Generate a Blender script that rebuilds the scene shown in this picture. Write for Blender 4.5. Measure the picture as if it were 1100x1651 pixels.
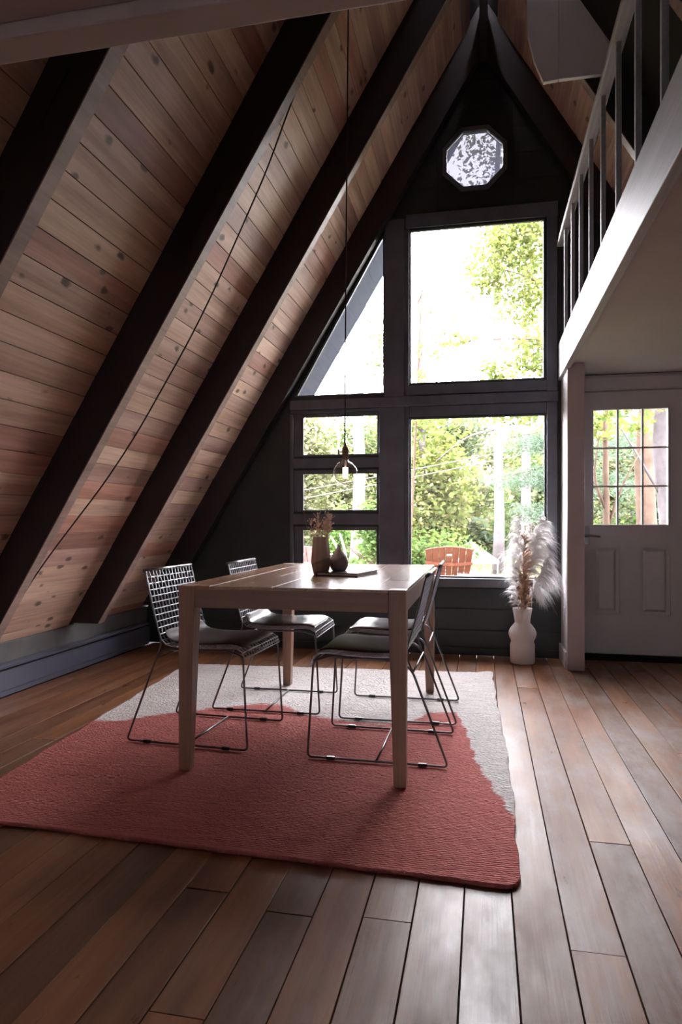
import bpy, bmesh, math, random
import numpy as np
from mathutils import Vector, Matrix
from mathutils.geometry import tessellate_polygon

for o in list(bpy.data.objects):
    bpy.data.objects.remove(o, do_unlink=True)
S = bpy.context.scene
C = S.collection
RNG = random.Random(7)

# ------------------------------------------------------------------ camera
cam_d = bpy.data.cameras.new('camera')
cam = bpy.data.objects.new('camera', cam_d); C.objects.link(cam)
cam.location = (0, 0, 1.0)
cam.rotation_euler = (math.pi/2, 0, math.atan(230/1090.0))
cam_d.sensor_fit = 'HORIZONTAL'; cam_d.sensor_width = 36
cam_d.lens = 36*1090/1100.0
cam_d.shift_y = 14.5/1100.0
cam_d.clip_start = 0.05; cam_d.clip_end = 300
S.camera = cam

# ------------------------------------------------------------------ sky, exposure
SKY = 42.0
w = bpy.data.worlds.new('world'); S.world = w; w.use_nodes = True
bg = w.node_tree.nodes['Background']
bg.inputs[0].default_value = (0.97, 0.94, 1.0, 1)
bg.inputs[1].default_value = SKY
S.view_settings.view_transform = 'Standard'
S.view_settings.look = 'None'
S.view_settings.gamma = 1.0
S.view_settings.use_curve_mapping = False
S.view_settings.exposure = 0.2

def portal(x, y, z, sx, sz, rx=math.pi/2):
    d = bpy.data.lights.new('daylight_portal', 'AREA'); d.shape = 'RECTANGLE'; d.size = sx; d.size_y = sz
    o = bpy.data.objects.new('daylight_portal', d); C.objects.link(o)
    o.location = (x, y, z); o.rotation_euler = (-math.pi/2, 0, 0)
    d.cycles.is_portal = True
    return o
portal(-0.05, 5.36, 2.62, 1.0, 1.2)
portal(-0.05, 5.36, 1.18, 1.0, 1.24)
portal(-1.1, 5.36, 1.6, 0.8, 3.2)
portal(1.03, 5.36, 1.39, 0.55, 0.86)
bp = portal(-0.2, -2.80, 1.4, 2.4, 1.2); bp.rotation_euler = (math.pi/2, 0, 0)  # guides sampling through the fill window added behind the camera

# ------------------------------------------------------------------ helpers
def tag(o, label=None, cat=None, group=None, kind=None):
    if label: o['label'] = label
    if cat: o['category'] = cat
    if group: o['group'] = group
    if kind: o['kind'] = kind
    return o

def empty(name, loc=(0, 0, 0), rz=0, label=None, cat=None, group=None):
    o = bpy.data.objects.new(name, None); C.objects.link(o)
    o.location = loc; o.rotation_euler = (0, 0, rz); o.empty_display_size = 0.1
    return tag(o, label, cat, group)

def link(name, me, mat, parent=None, smooth=False):
    o = bpy.data.objects.new(name, me); C.objects.link(o)
    if mat is not None and len(me.materials) == 0: me.materials.append(mat)
    if smooth:
        me.polygons.foreach_set('use_smooth', [True]*len(me.polygons))
    if parent: o.parent = parent
    return o

def done(name, bm, mat, parent=None, smooth=False, bevel=0, kind=None):
    if bevel:
        bmesh.ops.bevel(bm, geom=list(bm.edges), offset=bevel, segments=2, affect='EDGES', profile=0.5, clamp_overlap=True)
    bmesh.ops.recalc_face_normals(bm, faces=bm.faces)
    me = bpy.data.meshes.new(name); bm.to_mesh(me); bm.free()
    o = link(name, me, mat, parent, smooth)
    if kind: o['kind'] = kind
    return o

def bx(bm, x0, x1, y0, y1, z0, z1, M=None):
    vs = [bm.verts.new((x, y, z)) for x in (x0, x1) for y in (y0, y1) for z in (z0, z1)]
    if M is not None:
        for v in vs: v.co = M @ v.co
    for f in ((0,1,3,2),(4,6,7,5),(0,4,5,1),(2,3,7,6),(0,2,6,4),(1,5,7,3)):
        bm.faces.new([vs[i] for i in f])

def box(name, x0, x1, y0, y1, z0, z1, mat, parent=None, bevel=0, M=None):
    bm = bmesh.new(); bx(bm, x0, x1, y0, y1, z0, z1, M)
    return done(name, bm, mat, parent, bevel=bevel)

def tube(bm, pts, r, n=8, closed=False, cap=True):
    P = [Vector(p) for p in pts]; m = len(P)
    R = r if hasattr(r, '__len__') else [r]*m
    rings = []; up = None
    for i, p in enumerate(P):
        if closed: t = (P[(i+1) % m]-P[i-1]).normalized()
        else: t = (P[min(i+1, m-1)]-P[max(i-1, 0)]).normalized()
        if up is None:
            a = Vector((0, 0, 1)) if abs(t.z) < 0.9 else Vector((1, 0, 0))
            up = (a - t*a.dot(t)).normalized()
        else:
            up = (up - t*up.dot(t)).normalized()
        s = t.cross(up)
        rings.append([bm.verts.new(p + (up*math.cos(2*math.pi*k/n)+s*math.sin(2*math.pi*k/n))*R[i]) for k in range(n)])
    for i in range(m if closed else m-1):
        a, b = rings[i], rings[(i+1) % m]
        for k in range(n):
            bm.faces.new((a[k], a[(k+1) % n], b[(k+1) % n], b[k]))
    if cap and not closed:
        bm.faces.new(rings[0][::-1]); bm.faces.new(rings[-1])

def lathe(bm, prof, n=32, sq=1.0):
    rings = []
    for r, z in prof:
        rings.append([bm.verts.new((r*math.cos(2*math.pi*k/n), r*math.sin(2*math.pi*k/n), z)) for k in range(n)])
    for a, b in zip(rings, rings[1:]):
        for k in range(n):
            bm.faces.new((a[k], a[(k+1) % n], b[(k+1) % n], b[k]))
    bm.faces.new(rings[0][::-1])

def rounded(pts, r, n=4, closed=False):
    """polyline with rounded corners"""
    P = [Vector(p) for p in pts]; out = []; m = len(P)
    for i, p in enumerate(P):
        if not closed and i in (0, m-1): out.append(p); continue
        a, b = P[i-1], P[(i+1) % m]
        d1 = (a-p); d2 = (b-p)
        rr = min(r, d1.length*.45, d2.length*.45)
        q1 = p+d1.normalized()*rr; q2 = p+d2.normalized()*rr
        for k in range(n+1):
            t = k/n
            out.append((q1.lerp(p, t)).lerp(p.lerp(q2, t), t))
    return out

def poly_extrude(bm, loops, y0, y1):
    """prism of a polygon with holes in the XZ plane between y0 and y1"""
    tl = [[Vector((x, 0, z)) for x, z in L] for L in loops]
    flat = [p for L in tl for p in L]
    tris = tessellate_polygon(tl)
    A = [bm.verts.new((p.x, y0, p.z)) for p in flat]; B = [bm.verts.new((p.x, y1, p.z)) for p in flat]
    for t in tris:
        try:
            bm.faces.new([A[i] for i in t]); bm.faces.new([B[i] for i in reversed(t)])
        except ValueError: pass
    k = 0
    for L in loops:
        n = len(L)
        for i in range(n):
            j = (i+1) % n
            bm.faces.new((A[k+i], A[k+j], B[k+j], B[k+i]))
        k += n

def raw_mesh(name, verts, faces_n, cols=None):
    """fast mesh: verts (N,3) numpy, faces (M,k) numpy"""
    me = bpy.data.meshes.new(name)
    V = np.asarray(verts, np.float32); F = np.asarray(faces_n, np.int32)
    me.vertices.add(len(V)); me.vertices.foreach_set('co', V.ravel())
    me.loops.add(F.size); me.loops.foreach_set('vertex_index', F.ravel())
    me.polygons.add(len(F)); me.polygons.foreach_set('loop_start', np.arange(0, F.size, F.shape[1], dtype=np.int32))
    me.update(calc_edges=True); me.validate()
    if cols is not None:
        at = me.color_attributes.new('col', 'FLOAT_COLOR', 'POINT')
        cc = np.ones((len(V), 4), np.float32); cc[:, :3] = cols
        at.data.foreach_set('color', cc.ravel())
    return me

# ------------------------------------------------------------------ materials
def srgb(r, g, b):
    f = lambda c: ((c/255+0.055)/1.055)**2.4 if c > 10 else c/255/12.92
    return (f(r), f(g), f(b), 1)

class NT:
    def __init__(s, name):
        s.m = bpy.data.materials.new(name); s.m.use_nodes = True
        s.t = s.m.node_tree; s.N = s.t.nodes; s.p = s.N['Principled BSDF']; s.out = s.N['Material Output']
    def n(s, typ, **kw):
        o = s.N.new(typ)
        for k, v in kw.items(): setattr(o, k, v)
        return o
    def l(s, a, b): s.t.links.new(a, b)
    def ramp(s, fac, stops):
        r = s.n('ShaderNodeValToRGB'); e = r.color_ramp.elements
        while len(e) < len(stops): e.new(0.5)
        for i, (p, c) in enumerate(stops):
            e[i].position = p; e[i].color = c if len(c) == 4 else (*c, 1)
        s.l(fac, r.inputs[0]); return r.outputs[0]
    def mix(s, fac, a, b, bt='MIX'):
        m = s.n('ShaderNodeMix', data_type='RGBA', blend_type=bt)
        for i, v in ((0, fac), (6, a), (7, b)):
            if isinstance(v, (int, float)): m.inputs[i].default_value = v
            elif isinstance(v, tuple): m.inputs[i].default_value = v if len(v) == 4 else (*v, 1)
            else: s.l(v, m.inputs[i])
        return m.outputs[2]
    def noise(s, vec, scale, detail=4, rough=.55, out=0):
        n = s.n('ShaderNodeTexNoise'); n.inputs['Scale'].default_value = scale
        n.inputs['Detail'].default_value = detail; n.inputs['Roughness'].default_value = rough
        if vec is not None: s.l(vec, n.inputs['Vector'])
        return n.outputs[out]
    def bump(s, h, strength=.3, dist=.01):
        b = s.n('ShaderNodeBump'); b.inputs['Strength'].default_value = strength; b.inputs['Distance'].default_value = dist
        s.l(h, b.inputs['Height']); s.l(b.outputs[0], s.p.inputs['Normal'])
    def coord(s, scale=(1, 1, 1), rnd=0.0):
        tc = s.n('ShaderNodeTexCoord'); mp = s.n('ShaderNodeMapping'); mp.inputs['Scale'].default_value = scale
        s.l(tc.outputs['Object'], mp.inputs['Vector'])
        if rnd:
            oi = s.n('ShaderNodeObjectInfo'); mu = s.n('ShaderNodeMath', operation='MULTIPLY'); mu.inputs[1].default_value = rnd
            s.l(oi.outputs['Random'], mu.inputs[0]); s.l(mu.outputs[0], mp.inputs['Location'])
        return mp.outputs[0]

def plain(name, col, rough=.6, metal=0, var=0.0, scale=8, bump=0, spec=.5, coat=0):
    t = NT(name); t.p.inputs['Roughness'].default_value = rough; t.p.inputs['Metallic'].default_value = metal
    t.p.inputs['Specular IOR Level'].default_value = spec
    t.p.inputs['Coat Weight'].default_value = coat
    c = t.coord()
    f = t.noise(c, scale)
    a = tuple(x*(1-var) for x in col[:3]); b = tuple(min(1, x*(1+var)) for x in col[:3])
    t.l(t.ramp(f, [(.3, a), (.7, b)]), t.p.inputs['Base Color'])
    if bump: t.bump(t.noise(c, scale*6, 3), bump, .004)
    return t.m

def wood(name, dark, mid, light, axis=1, rough=.5, rnd=True, knots=False, grain=1.0, tint=.35, scuff=None, coat=0, bump=.15, rvar=0.0, spec=.5, tints=None):
    """axis = local axis the grain follows"""
    t = NT(name)
    sc = [9*grain]*3; sc[axis] = .9*grain
    v = t.coord(tuple(sc), 37.0 if rnd else 0)
    base = t.noise(v, 1.0, 6, .6)
    sc2 = [60*grain]*3; sc2[axis] = 2.0*grain
    v2 = t.coord(tuple(sc2), 53.0 if rnd else 0)
    fine = t.noise(v2, 1.0, 4, .6)
    col = t.ramp(base, [(.25, dark), (.5, mid), (.78, light)])
    col = t.mix(.45, col, t.ramp(fine, [(.3, (.55, .5, .48)), (.7, (1.15, 1.12, 1.1))]), 'MULTIPLY')
    if rnd:
        oi = t.n('ShaderNodeObjectInfo')
        st = tints or [(0, (1-tint, 1-tint, 1-tint)), (.4, (1, .95, .92)), (.7, (1.1, 1.0, .9)), (1, (1+tint*.6, 1+tint*.55, 1+tint*.5))]
        col = t.mix(1.0, col, t.ramp(oi.outputs['Random'], st), 'MULTIPLY')
    if knots:
        sk = [13]*3; sk[axis] = 7.5
        vk = t.coord(tuple(sk), 91.0 if rnd else 0)
        vo = t.n('ShaderNodeTexVoronoi'); vo.inputs['Scale'].default_value = .62
        nz = t.n('ShaderNodeMix', data_type='RGBA', blend_type='ADD'); nz.inputs[0].default_value = .35
        t.l(vk, nz.inputs[6]); t.l(t.noise(vk, 2.0, 2, .5, 1), nz.inputs[7])
        t.l(nz.outputs[2], vo.inputs['Vector'])
        k = t.ramp(vo.outputs['Distance'], [(.0, (1, 1, 1)), (.10, (.85, .85, .85)), (.17, (0, 0, 0))])
        col = t.mix(k, col, tuple(x*.30 for x in dark[:3]))
    if scuff:
        vs = t.coord((3, 1.2, 3), 11.0 if rnd else 0)
        f = t.ramp(t.noise(vs, 2.2, 8, .72), [(.46, (0, 0, 0)), (.66, (.8, .8, .8))])
        if rnd:      # worn along the walked side of the room only
            ge = t.n('ShaderNodeNewGeometry'); sp_ = t.n('ShaderNodeSeparateXYZ'); t.l(ge.outputs['Position'], sp_.inputs[0])
            mr = t.n('ShaderNodeMapRange'); mr.inputs[1].default_value = -.7; mr.inputs[2].default_value = .3; mr.inputs[3].default_value = .12; mr.inputs[4].default_value = 1.0
            t.l(sp_.outputs[0], mr.inputs[0]); f = t.mix(1.0, f, mr.outputs[0], 'MULTIPLY')
        col = t.mix(f, col, scuff)
        vd = t.coord((26, 5, 26), 77.0 if rnd else 0)
        f2 = t.ramp(t.noise(vd, 1.4, 5, .7), [(.66, (0, 0, 0)), (.74, (.85, .85, .85))])
        col = t.mix(f2, col, tuple(x*.25 for x in dark[:3]))
    t.l(col, t.p.inputs['Base Color'])
    t.p.inputs['Roughness'].default_value = rough
    t.p.inputs['Specular IOR Level'].default_value = spec
    t.p.inputs['Coat Weight'].default_value = coat; t.p.inputs['Coat Roughness'].default_value = .25
    if rvar:
        vr = t.coord((2.2, .9, 2.2), 19.0 if rnd else 0)
        rr = t.n('ShaderNodeMapRange'); rr.inputs[1].default_value = .3; rr.inputs[2].default_value = .7
        rr.inputs[3].default_value = rough-rvar; rr.inputs[4].default_value = rough+rvar
        t.l(t.noise(vr, 2.0, 6, .7), rr.inputs[0]); t.l(rr.outputs[0], t.p.inputs['Roughness'])
    if bump: t.bump(fine, bump, .003)
    return t.m

def glass_pane(name, tint=(.97, .98, .98), refl=.05):
    t = NT(name)
    tr = t.n('ShaderNodeBsdfTransparent'); tr.inputs[0].default_value = (*tint, 1)
    gl = t.n('ShaderNodeBsdfGlossy'); gl.inputs['Roughness'].default_value = .02
    lw = t.n('ShaderNodeLayerWeight'); lw.inputs[0].default_value = .25
    mu = t.n('ShaderNodeMath', operation='MULTIPLY_ADD'); mu.inputs[1].default_value = .5; mu.inputs[2].default_value = refl
    mx = t.n('ShaderNodeMixShader')
    t.l(lw.outputs['Fresnel'], mu.inputs[0]); t.l(mu.outputs[0], mx.inputs[0])
    t.l(tr.outputs[0], mx.inputs[1]); t.l(gl.outputs[0], mx.inputs[2]); t.l(mx.outputs[0], t.out.inputs[0])
    return t.m

def leaf_mat(name, trans=.45, tint=(1.25, 1.3, .8)):
    t = NT(name)
    at = t.n('ShaderNodeAttribute', attribute_name='col')
    d = t.n('ShaderNodeBsdfDiffuse'); tl = t.n('ShaderNodeBsdfTranslucent'); mx = t.n('ShaderNodeMixShader'); mx.inputs[0].default_value = trans
    t.l(at.outputs[0], d.inputs[0])
    bright = t.mix(1.0, at.outputs[0], tint, 'MULTIPLY'); t.l(bright, tl.inputs[0])
    t.l(d.outputs[0], mx.inputs[1]); t.l(tl.outputs[0], mx.inputs[2]); t.l(mx.outputs[0], t.out.inputs[0])
    return t.m

def attr_mat(name, rough=.8):
    t = NT(name); at = t.n('ShaderNodeAttribute', attribute_name='col')
    t.l(at.outputs[0], t.p.inputs['Base Color']); t.p.inputs['Roughness'].default_value = rough
    return t.m

M = {}
M['plank'] = wood('pine_planks', (.36, .225, .165), (.59, .415, .325), (.78, .61, .52), axis=0, rough=.55, knots=True, tint=.38,
                  tints=[(0, (.62, .48, .50)), (.1, (.95, .66, .60)), (.22, (.85, .76, .80)), (.45, (1, .93, .90)), (.7, (1.08, 1.0, .9)), (1, (1.25, 1.2, 1.15))])
M['rafter'] = plain('shade_toned_rafter', (.022, .012, .016), .6, var=.25, scale=6, bump=.1)  # near-black colour paints in the shade on the rafters' backlit sides
M['edge'] = wood('lit_rafter_strip', (.22, .14, .115), (.33, .225, .19), (.44, .31, .26), axis=1, rough=.5, rnd=False, bump=.1)  # lighter colour paints in window light on the rafters' inner face
M['floor'] = wood('old_floorboards', (.12, .045, .020), (.25, .112, .052), (.37, .19, .10), axis=1, rough=.42, tint=.35, scuff=(.27, .21, .19), bump=.22, rvar=.16, spec=.4)
M['table'] = wood('oak_table', (.20, .115, .075), (.31, .19, .13), (.42, .27, .19), axis=1, rough=.38, rnd=True, tint=.15)
M['tabletop'] = wood('reclaimed_tabletop', (.16, .08, .05), (.33, .19, .12), (.48, .30, .20), axis=1, rough=.22, rnd=True, tint=.4, grain=1.2, coat=.3)
M['black'] = plain('black_green_paint', (.018, .021, .022), .45, var=.25, scale=5, bump=.08)
M['slate'] = plain('slate_window_paint', (.105, .105, .128), .42, var=.2, scale=6)
M['white'] = plain('white_paint', (.58, .55, .56), .5, var=.04, scale=3)
M['whitewash'] = wood('whitewashed_board', (.36, .36, .39), (.44, .44, .47), (.52, .52, .55), axis=1, rough=.5, rnd=False, tint=0, bump=.05)
M['panel'] = plain('white_panel', (.82, .78, .79), .6, var=.03, scale=3)
M['drywall'] = plain('grey_drywall', (.52, .47, .46), .75, var=.05, scale=2)
M['post'] = plain('primed_post', (.52, .44, .43), .55, var=.06, scale=4)
M['brown_panel'] = plain('brown_panel', (.42, .24, .16), .6, var=.1, scale=4)
M['heater'] = plain('heater_enamel', (.13, .135, .185), .35, var=.05, scale=4)
M['knee'] = plain('kneewall_paint', (.15, .14, .135), .6, var=.2, scale=6)
M['steel'] = plain('gunmetal_steel', (.16, .155, .16), .33, metal=1.0, var=.1)
M['strap'] = plain('zinc_strap', (.38, .39, .42), .40, metal=.85, var=.15, scale=30)
M['leather'] = plain('dark_brown_leather', (.052, .024, .021), .5, var=.25, scale=14, bump=.05, spec=.15)
M['ceramic'] = plain('white_bisque_ceramic', (.84, .78, .76), .7, var=.04, scale=10)
M['book'] = plain('black_book_cover', (.02, .02, .026), .3, var=.1)
M['paper'] = plain('paper', (.62, .58, .52), .8, var=.05, scale=40)
M['stem'] = plain('dried_stem', (.40, .24, .14), .8, var=.2, scale=20)
M['brass'] = plain('aged_brass', (.22, .14, .10), .4, metal=.7, var=.2)
M['cord'] = plain('black_cord', (.02, .014, .014), .6)
M['lever'] = plain('satin_nickel', (.30, .28, .29), .3, metal=1.0)
M['plastic'] = plain('white_plastic', (.62, .60, .62), .4)
M['gap'] = plain('dark_void', (.012, .010, .010), .9)
M['bark'] = plain('grey_bark', (.070, .060, .062), .9, var=.35, scale=5, bump=.6, spec=.05)
M['birch'] = plain('pale_birch_bark', (.150, .132, .132), .85, var=.25, scale=4, spec=.05)
M['brownbark'] = plain('brown_bark', (.060, .040, .030), .9, var=.3, scale=6, bump=.5, spec=.05)
M['leaf'] = leaf_mat('leaves')
M['needle'] = leaf_mat('needles', .25)
M['fluff'] = leaf_mat('pampas_fluff', .55, (1, 1, 1))
M['redwood'] = plain('red_cedar', (.105, .034, .020), .7, var=.15, scale=9, spec=.1)
M['pinkwood'] = plain('faded_red_cedar', (.13, .066, .06), .7, var=.2, scale=9, spec=.1)
M['canvas'] = plain('white_canvas', (.24, .24, .25), .8, spec=.05)
M['glass'] = glass_pane('window_glass')
def frosted(name):
    t = NT(name)
    tr = t.n('ShaderNodeBsdfTransparent'); tr.inputs[0].default_value = (.016, .016, .017, 1)
    tl = t.n('ShaderNodeBsdfTranslucent'); tl.inputs[0].default_value = (.034, .035, .052, 1)
    ad = t.n('ShaderNodeAddShader'); t.l(tr.outputs[0], ad.inputs[0]); t.l(tl.outputs[0], ad.inputs[1]); t.l(ad.outputs[0], t.out.inputs[0])
    return t.m
M['glass_lav'] = frosted('frosted_lavender_glass')
M['wire'] = plain('overhead_cable', (.09, .08, .08), .6, spec=.05)

# ------------------------------------------------------------------ structure
T = 1.65; PLA = 2.31; INN = 2.10; YW = 5.15
def plane_x(a, z): return -a + (z-1)/T
NRM = math.hypot(1, 1/T)
U = Vector((1/T, 0, 1))/NRM
def slope_matrix(side, along, y):
    """local x = world Y, local y = up the slope, local z = inward"""
    u = Vector((U.x*(-side), 0, U.z)); ya = Vector((0, 1, 0)) if side < 0 else Vector((0, -1, 0))
    n = ya.cross(u)
    o = Vector((side*PLA, y, 1)) + u*along
    m = Matrix.Identity(4)
    for i, a in enumerate((ya, u, n)):
        for r in range(3): m[r][i] = a[r]
    m.translation = o
    return m

# floor
floor = box('floor', -2.95, 2.95, -2.6, 5.32, -.2, -.026, M['gap']); tag(floor, kind='structure')
def floorboards():
    r = random.Random(3)
    meshes = {}
    k = -23
    while True:
        x0 = .0735 + .1243*k
        k += 1
        if x0 > 1.75: break
        if x0 < -2.78: continue
        ys = [-1.2]
        y = {(0.0735+.1243): 0}.get(x0, 0)
        y = -1.2 + r.uniform(.4, 4.5)
        while y < 5.0:
            ys.append(y); y += r.uniform(2.6, 4.6)
        # joints read off the photograph
        if abs(x0-.198) < .01: ys = [-1.2, 1.655, 4.2]
        if abs(x0+.299) < .02: ys = [-1.2, 1.684, 4.6]
        ys.append(5.15)
        ys = [a for i, a in enumerate(ys) if i == 0 or a-ys[i-1] > .25]
        ys[-1] = 5.15
        for a, b in zip(ys, ys[1:]):
            dz = r.uniform(-.0015, .0015)
            L = b-a
            g = .0018 if x0 > -.9 else .0012
            bm = bmesh.new(); bx(bm, g, .1243-g, .0012, L-.0012, -.024, 0)
            top = [e for e in bm.edges if all(v.co.z > -.001 for v in e.verts)]
            bmesh.ops.bevel(bm, geom=top, offset=.0008, segments=1, affect='EDGES')
            o = done('floorboard', bm, M['floor'], floor)
            o.location = (x0, a, dz-.0015)
floorboards()

# sloped sides: slab, planks, rafters
def slope_side(side, bays, rows):
    nm = 'wall_left' if side < 0 else 'wall_right'
    m = slope_matrix(side, 0, 0)
    bm = bmesh.new()
    lo, hi = -1.35, 4.47
    ya = (-2.6, 5.32) if side < 0 else (-5.32, 2.6)
    bx(bm, ya[0], ya[1], lo, hi, -.16, -.014)
    for v in bm.verts: v.co = m @ v.co
    slab = done(nm, bm, M['gap']); tag(slab, kind='structure')
    cache = {}
    for (y0, y1) in bays:
        L = y1-y0
        for k in rows:
            key = round(L, 3)
            if key not in cache:
                bm = bmesh.new(); bx(bm, .0005, L-.0005, .0017, .1145-.0017, -.013, 0)
                top = [e for e in bm.edges if all(v.co.z > -.001 for v in e.verts)]
                bmesh.ops.bevel(bm, geom=top, offset=.0012, segments=1, affect='EDGES')
                bmesh.ops.recalc_face_normals(bm, faces=bm.faces)
                me = bpy.data.meshes.new('plank'); bm.to_mesh(me); bm.free(); me.materials.append(M['plank']); cache[key] = me
            o = bpy.data.objects.new('plank', cache[key]); C.objects.link(o); o.parent = slab
            al = 1.866-.1145*(20-k)+ .1145*0
            mm = slope_matrix(side, al, y0 if side < 0 else y1)
            mm.translation = mm.translation + Vector(mm.col[2][:3])*RNG.uniform(-.0012, .0012)
            o.matrix_world = mm
    return slab
R_NEAR = [.90, 1.97, 3.02, 4.07]; R_FAR = [.967, 2.037, 3.087, 4.137]
GY0, GY1 = 5.065, 5.15
bays = [(-.2, .90), (.967, 1.97), (2.037, 3.02), (3.087, 4.07), (4.137, 5.065)]
wl = slope_side(-1, bays[1:], range(-5, 41))
wr = slope_side(1, bays[4:], range(12, 41))  # only the last bay planked; the bare black slab stands in for dimness

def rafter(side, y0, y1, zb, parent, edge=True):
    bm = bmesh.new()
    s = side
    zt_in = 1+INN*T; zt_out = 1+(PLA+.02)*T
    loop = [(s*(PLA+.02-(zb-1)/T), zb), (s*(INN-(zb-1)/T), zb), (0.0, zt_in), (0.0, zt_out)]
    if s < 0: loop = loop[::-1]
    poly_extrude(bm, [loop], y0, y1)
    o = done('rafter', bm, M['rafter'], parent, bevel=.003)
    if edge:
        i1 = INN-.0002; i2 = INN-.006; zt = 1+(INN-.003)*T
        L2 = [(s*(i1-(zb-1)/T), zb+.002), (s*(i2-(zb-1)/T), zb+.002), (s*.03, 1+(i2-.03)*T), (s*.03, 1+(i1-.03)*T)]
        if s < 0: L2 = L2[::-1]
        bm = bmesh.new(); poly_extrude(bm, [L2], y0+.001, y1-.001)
        done('lit_edge_strip', bm, M['edge'], o)  # strip added to carry the lit tone of the inner face
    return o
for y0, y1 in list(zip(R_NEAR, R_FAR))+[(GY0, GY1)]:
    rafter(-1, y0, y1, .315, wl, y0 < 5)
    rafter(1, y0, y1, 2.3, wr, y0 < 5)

# ridge board between the rafter heads
rb = box('trim_1', -.028, .028, -.5, 5.14, 1+INN*T-.05, 1+INN*T+.25, M['rafter']); tag(rb, kind='structure')

# overhang outside: pale soffit and barge
for side in (-1, 1):
    m = slope_matrix(side, 0, 0)
    a = (5.325, 6.27) if side < 0 else (-6.27, -5.325)
    bm = bmesh.new(); bx(bm, a[0], a[1], -1.6, 4.46, -.16, 0)
    for v in bm.verts: v.co = m @ v.co
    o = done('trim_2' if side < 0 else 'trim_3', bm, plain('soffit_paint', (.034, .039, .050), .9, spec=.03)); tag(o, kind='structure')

# knee wall and its cap under the planks
kw = box('wall_knee', -2.90, -2.725, -2.5, 5.15, 0, .295, M['knee'], bevel=.004); tag(kw, kind='structure')

# ------------------------------------------------------------------ gable wall with its openings
def rect(x0, x1, z0, z1): return [(x0, z0), (x1, z0), (x1, z1), (x0, z1)]
BIGU = (-.55, .436, 2.046, 3.216); BIGL = (-.55, .444, .577, 1.783)
SM = [(-1.465, -.797, 1.508, 1.845), (-1.465, -.80, 1.073, 1.398), (-1.465, -.803, .60, .957)]
TRI = [(-1.462, 1.978), (-.746, 1.978), (-.746, 3.225)]
OC = (-.066, 3.706); OR = .205/math.cos(math.pi/8)
OCT = [(OC[0]+OR*math.cos(math.pi/8+k*math.pi/4), OC[1]+OR*math.sin(math.pi/8+k*math.pi/4)) for k in range(8)]
DX0, DX1, DZ0, DZ1 = .64, 1.42, .045, 1.928
outer = [(-2.9, 0), (.60, 0), (.60, 2.05), (1.60, 2.05), (.03, 4.74), (-.03, 4.74)]
bm = bmesh.new()
poly_extrude(bm, [outer, rect(*BIGU), rect(*BIGL), *[rect(*s) for s in SM], TRI, OCT], YW, YW+.036)
gw = done('wall_front', bm, M['black']); tag(gw, kind='structure')
bm = bmesh.new()
poly_extrude(bm, [[(.60, 0), (2.85, 0), (1.62, 2.05), (.60, 2.05)], rect(DX0-.01, DX1+.01, -.0, DZ1+.01) if False else rect(DX0-.01, DX1+.01, .004, DZ1+.01)], YW, YW+.09)
we = done('wall_entry', bm, M['white']); tag(we, kind='structure')

def frame_bars(bm, x0, x1, z0, z1, y0, y1, t):
    bx(bm, x0, x0+t, y0, y1, z0, z1); bx(bm, x1-t, x1, y0, y1, z0, z1)
    bx(bm, x0+t, x1-t, y0, y1, z0, z0+t); bx(bm, x0+t, x1-t, y0, y1, z1-t, z1)

wn = 0
def window_rect(r, glass, sash=None, mat=None):
    global wn; wn += 1
    x0, x1, z0, z1 = r
    bm = bmesh.new()
    e = .0
    frame_bars(bm, x0-e, x1+e, z0-e, z1+e, YW+.010, YW+.035, .008)
    if sash:   # stepped wooden sash down the left side and round the opening
        l, rr, b, t = sash
        bx(bm, x0, x0+l*.33, YW+.004, YW+.012, z0, z1); bx(bm, x0, x0+l*.66, YW+.010, YW+.022, z0, z1)
        bx(bm, x0, x0+l, YW+.020, YW+.034, z0, z1)
        bx(bm, x0, x1, YW+.012, YW+.034, z0, z0+b); bx(bm, x0, x1, YW+.012, YW+.034, z1-t, z1)
    f = done('window_%d' % wn, bm, M['slate'], bevel=.002); tag(f, kind='structure')
    box('glass_pane', x0+.004, x1-.004, YW+.024, YW+.028, z0+.004, z1-.004, glass, f)
    return f
w1 = window_rect(BIGU, M['glass']); w2 = window_rect(BIGL, M['glass'])
for s in SM: window_rect(s, M['glass'], (.070, 0, .014, .030))
wn += 1
bm = bmesh.new()
for a, b in zip(TRI, TRI[1:]+TRI[:1]):
    A = Vector((a[0], 0, a[1])); B = Vector((b[0], 0, b[1])); c = Vector((-.985, 0, 2.394)); d = (B-A).normalized()
    n = Vector((-d.z, 0, d.x));
    if n.dot(c-A) < 0: n = -n
    q = [A, B, B+n*.012-d*.01, A+n*.012+d*.01]
    lo = [bm.verts.new((p.x, YW+.006, p.z)) for p in q]; hi = [bm.verts.new((p.x, YW+.034, p.z)) for p in q]
    bm.faces.new(lo); bm.faces.new(hi[::-1])
    for i in range(4): bm.faces.new((lo[i], lo[(i+1) % 4], hi[(i+1) % 4], hi[i]))
f = done('window_%d' % wn, bm, M['slate']); tag(f, kind='structure')
bm = bmesh.new(); poly_extrude(bm, [[(TRI[0][0]+.008, TRI[0][1]+.003), (TRI[1][0]-.003, TRI[1][1]+.003), (TRI[2][0]-.003, TRI[2][1]-.01)]], YW+.022, YW+.026)
done('glass_pane', bm, M['glass'], f)
wn += 1
bm = bmesh.new()
OUT8 = [(OC[0]+(OR+.035)*math.cos(math.pi/8+k*math.pi/4), OC[1]+(OR+.035)*math.sin(math.pi/8+k*math.pi/4)) for k in range(8)]
poly_extrude(bm, [OUT8, OCT], YW-.018, YW+.0)
f = done('window_%d' % wn, bm, M['slate'], bevel=.003); tag(f, kind='structure')
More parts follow.
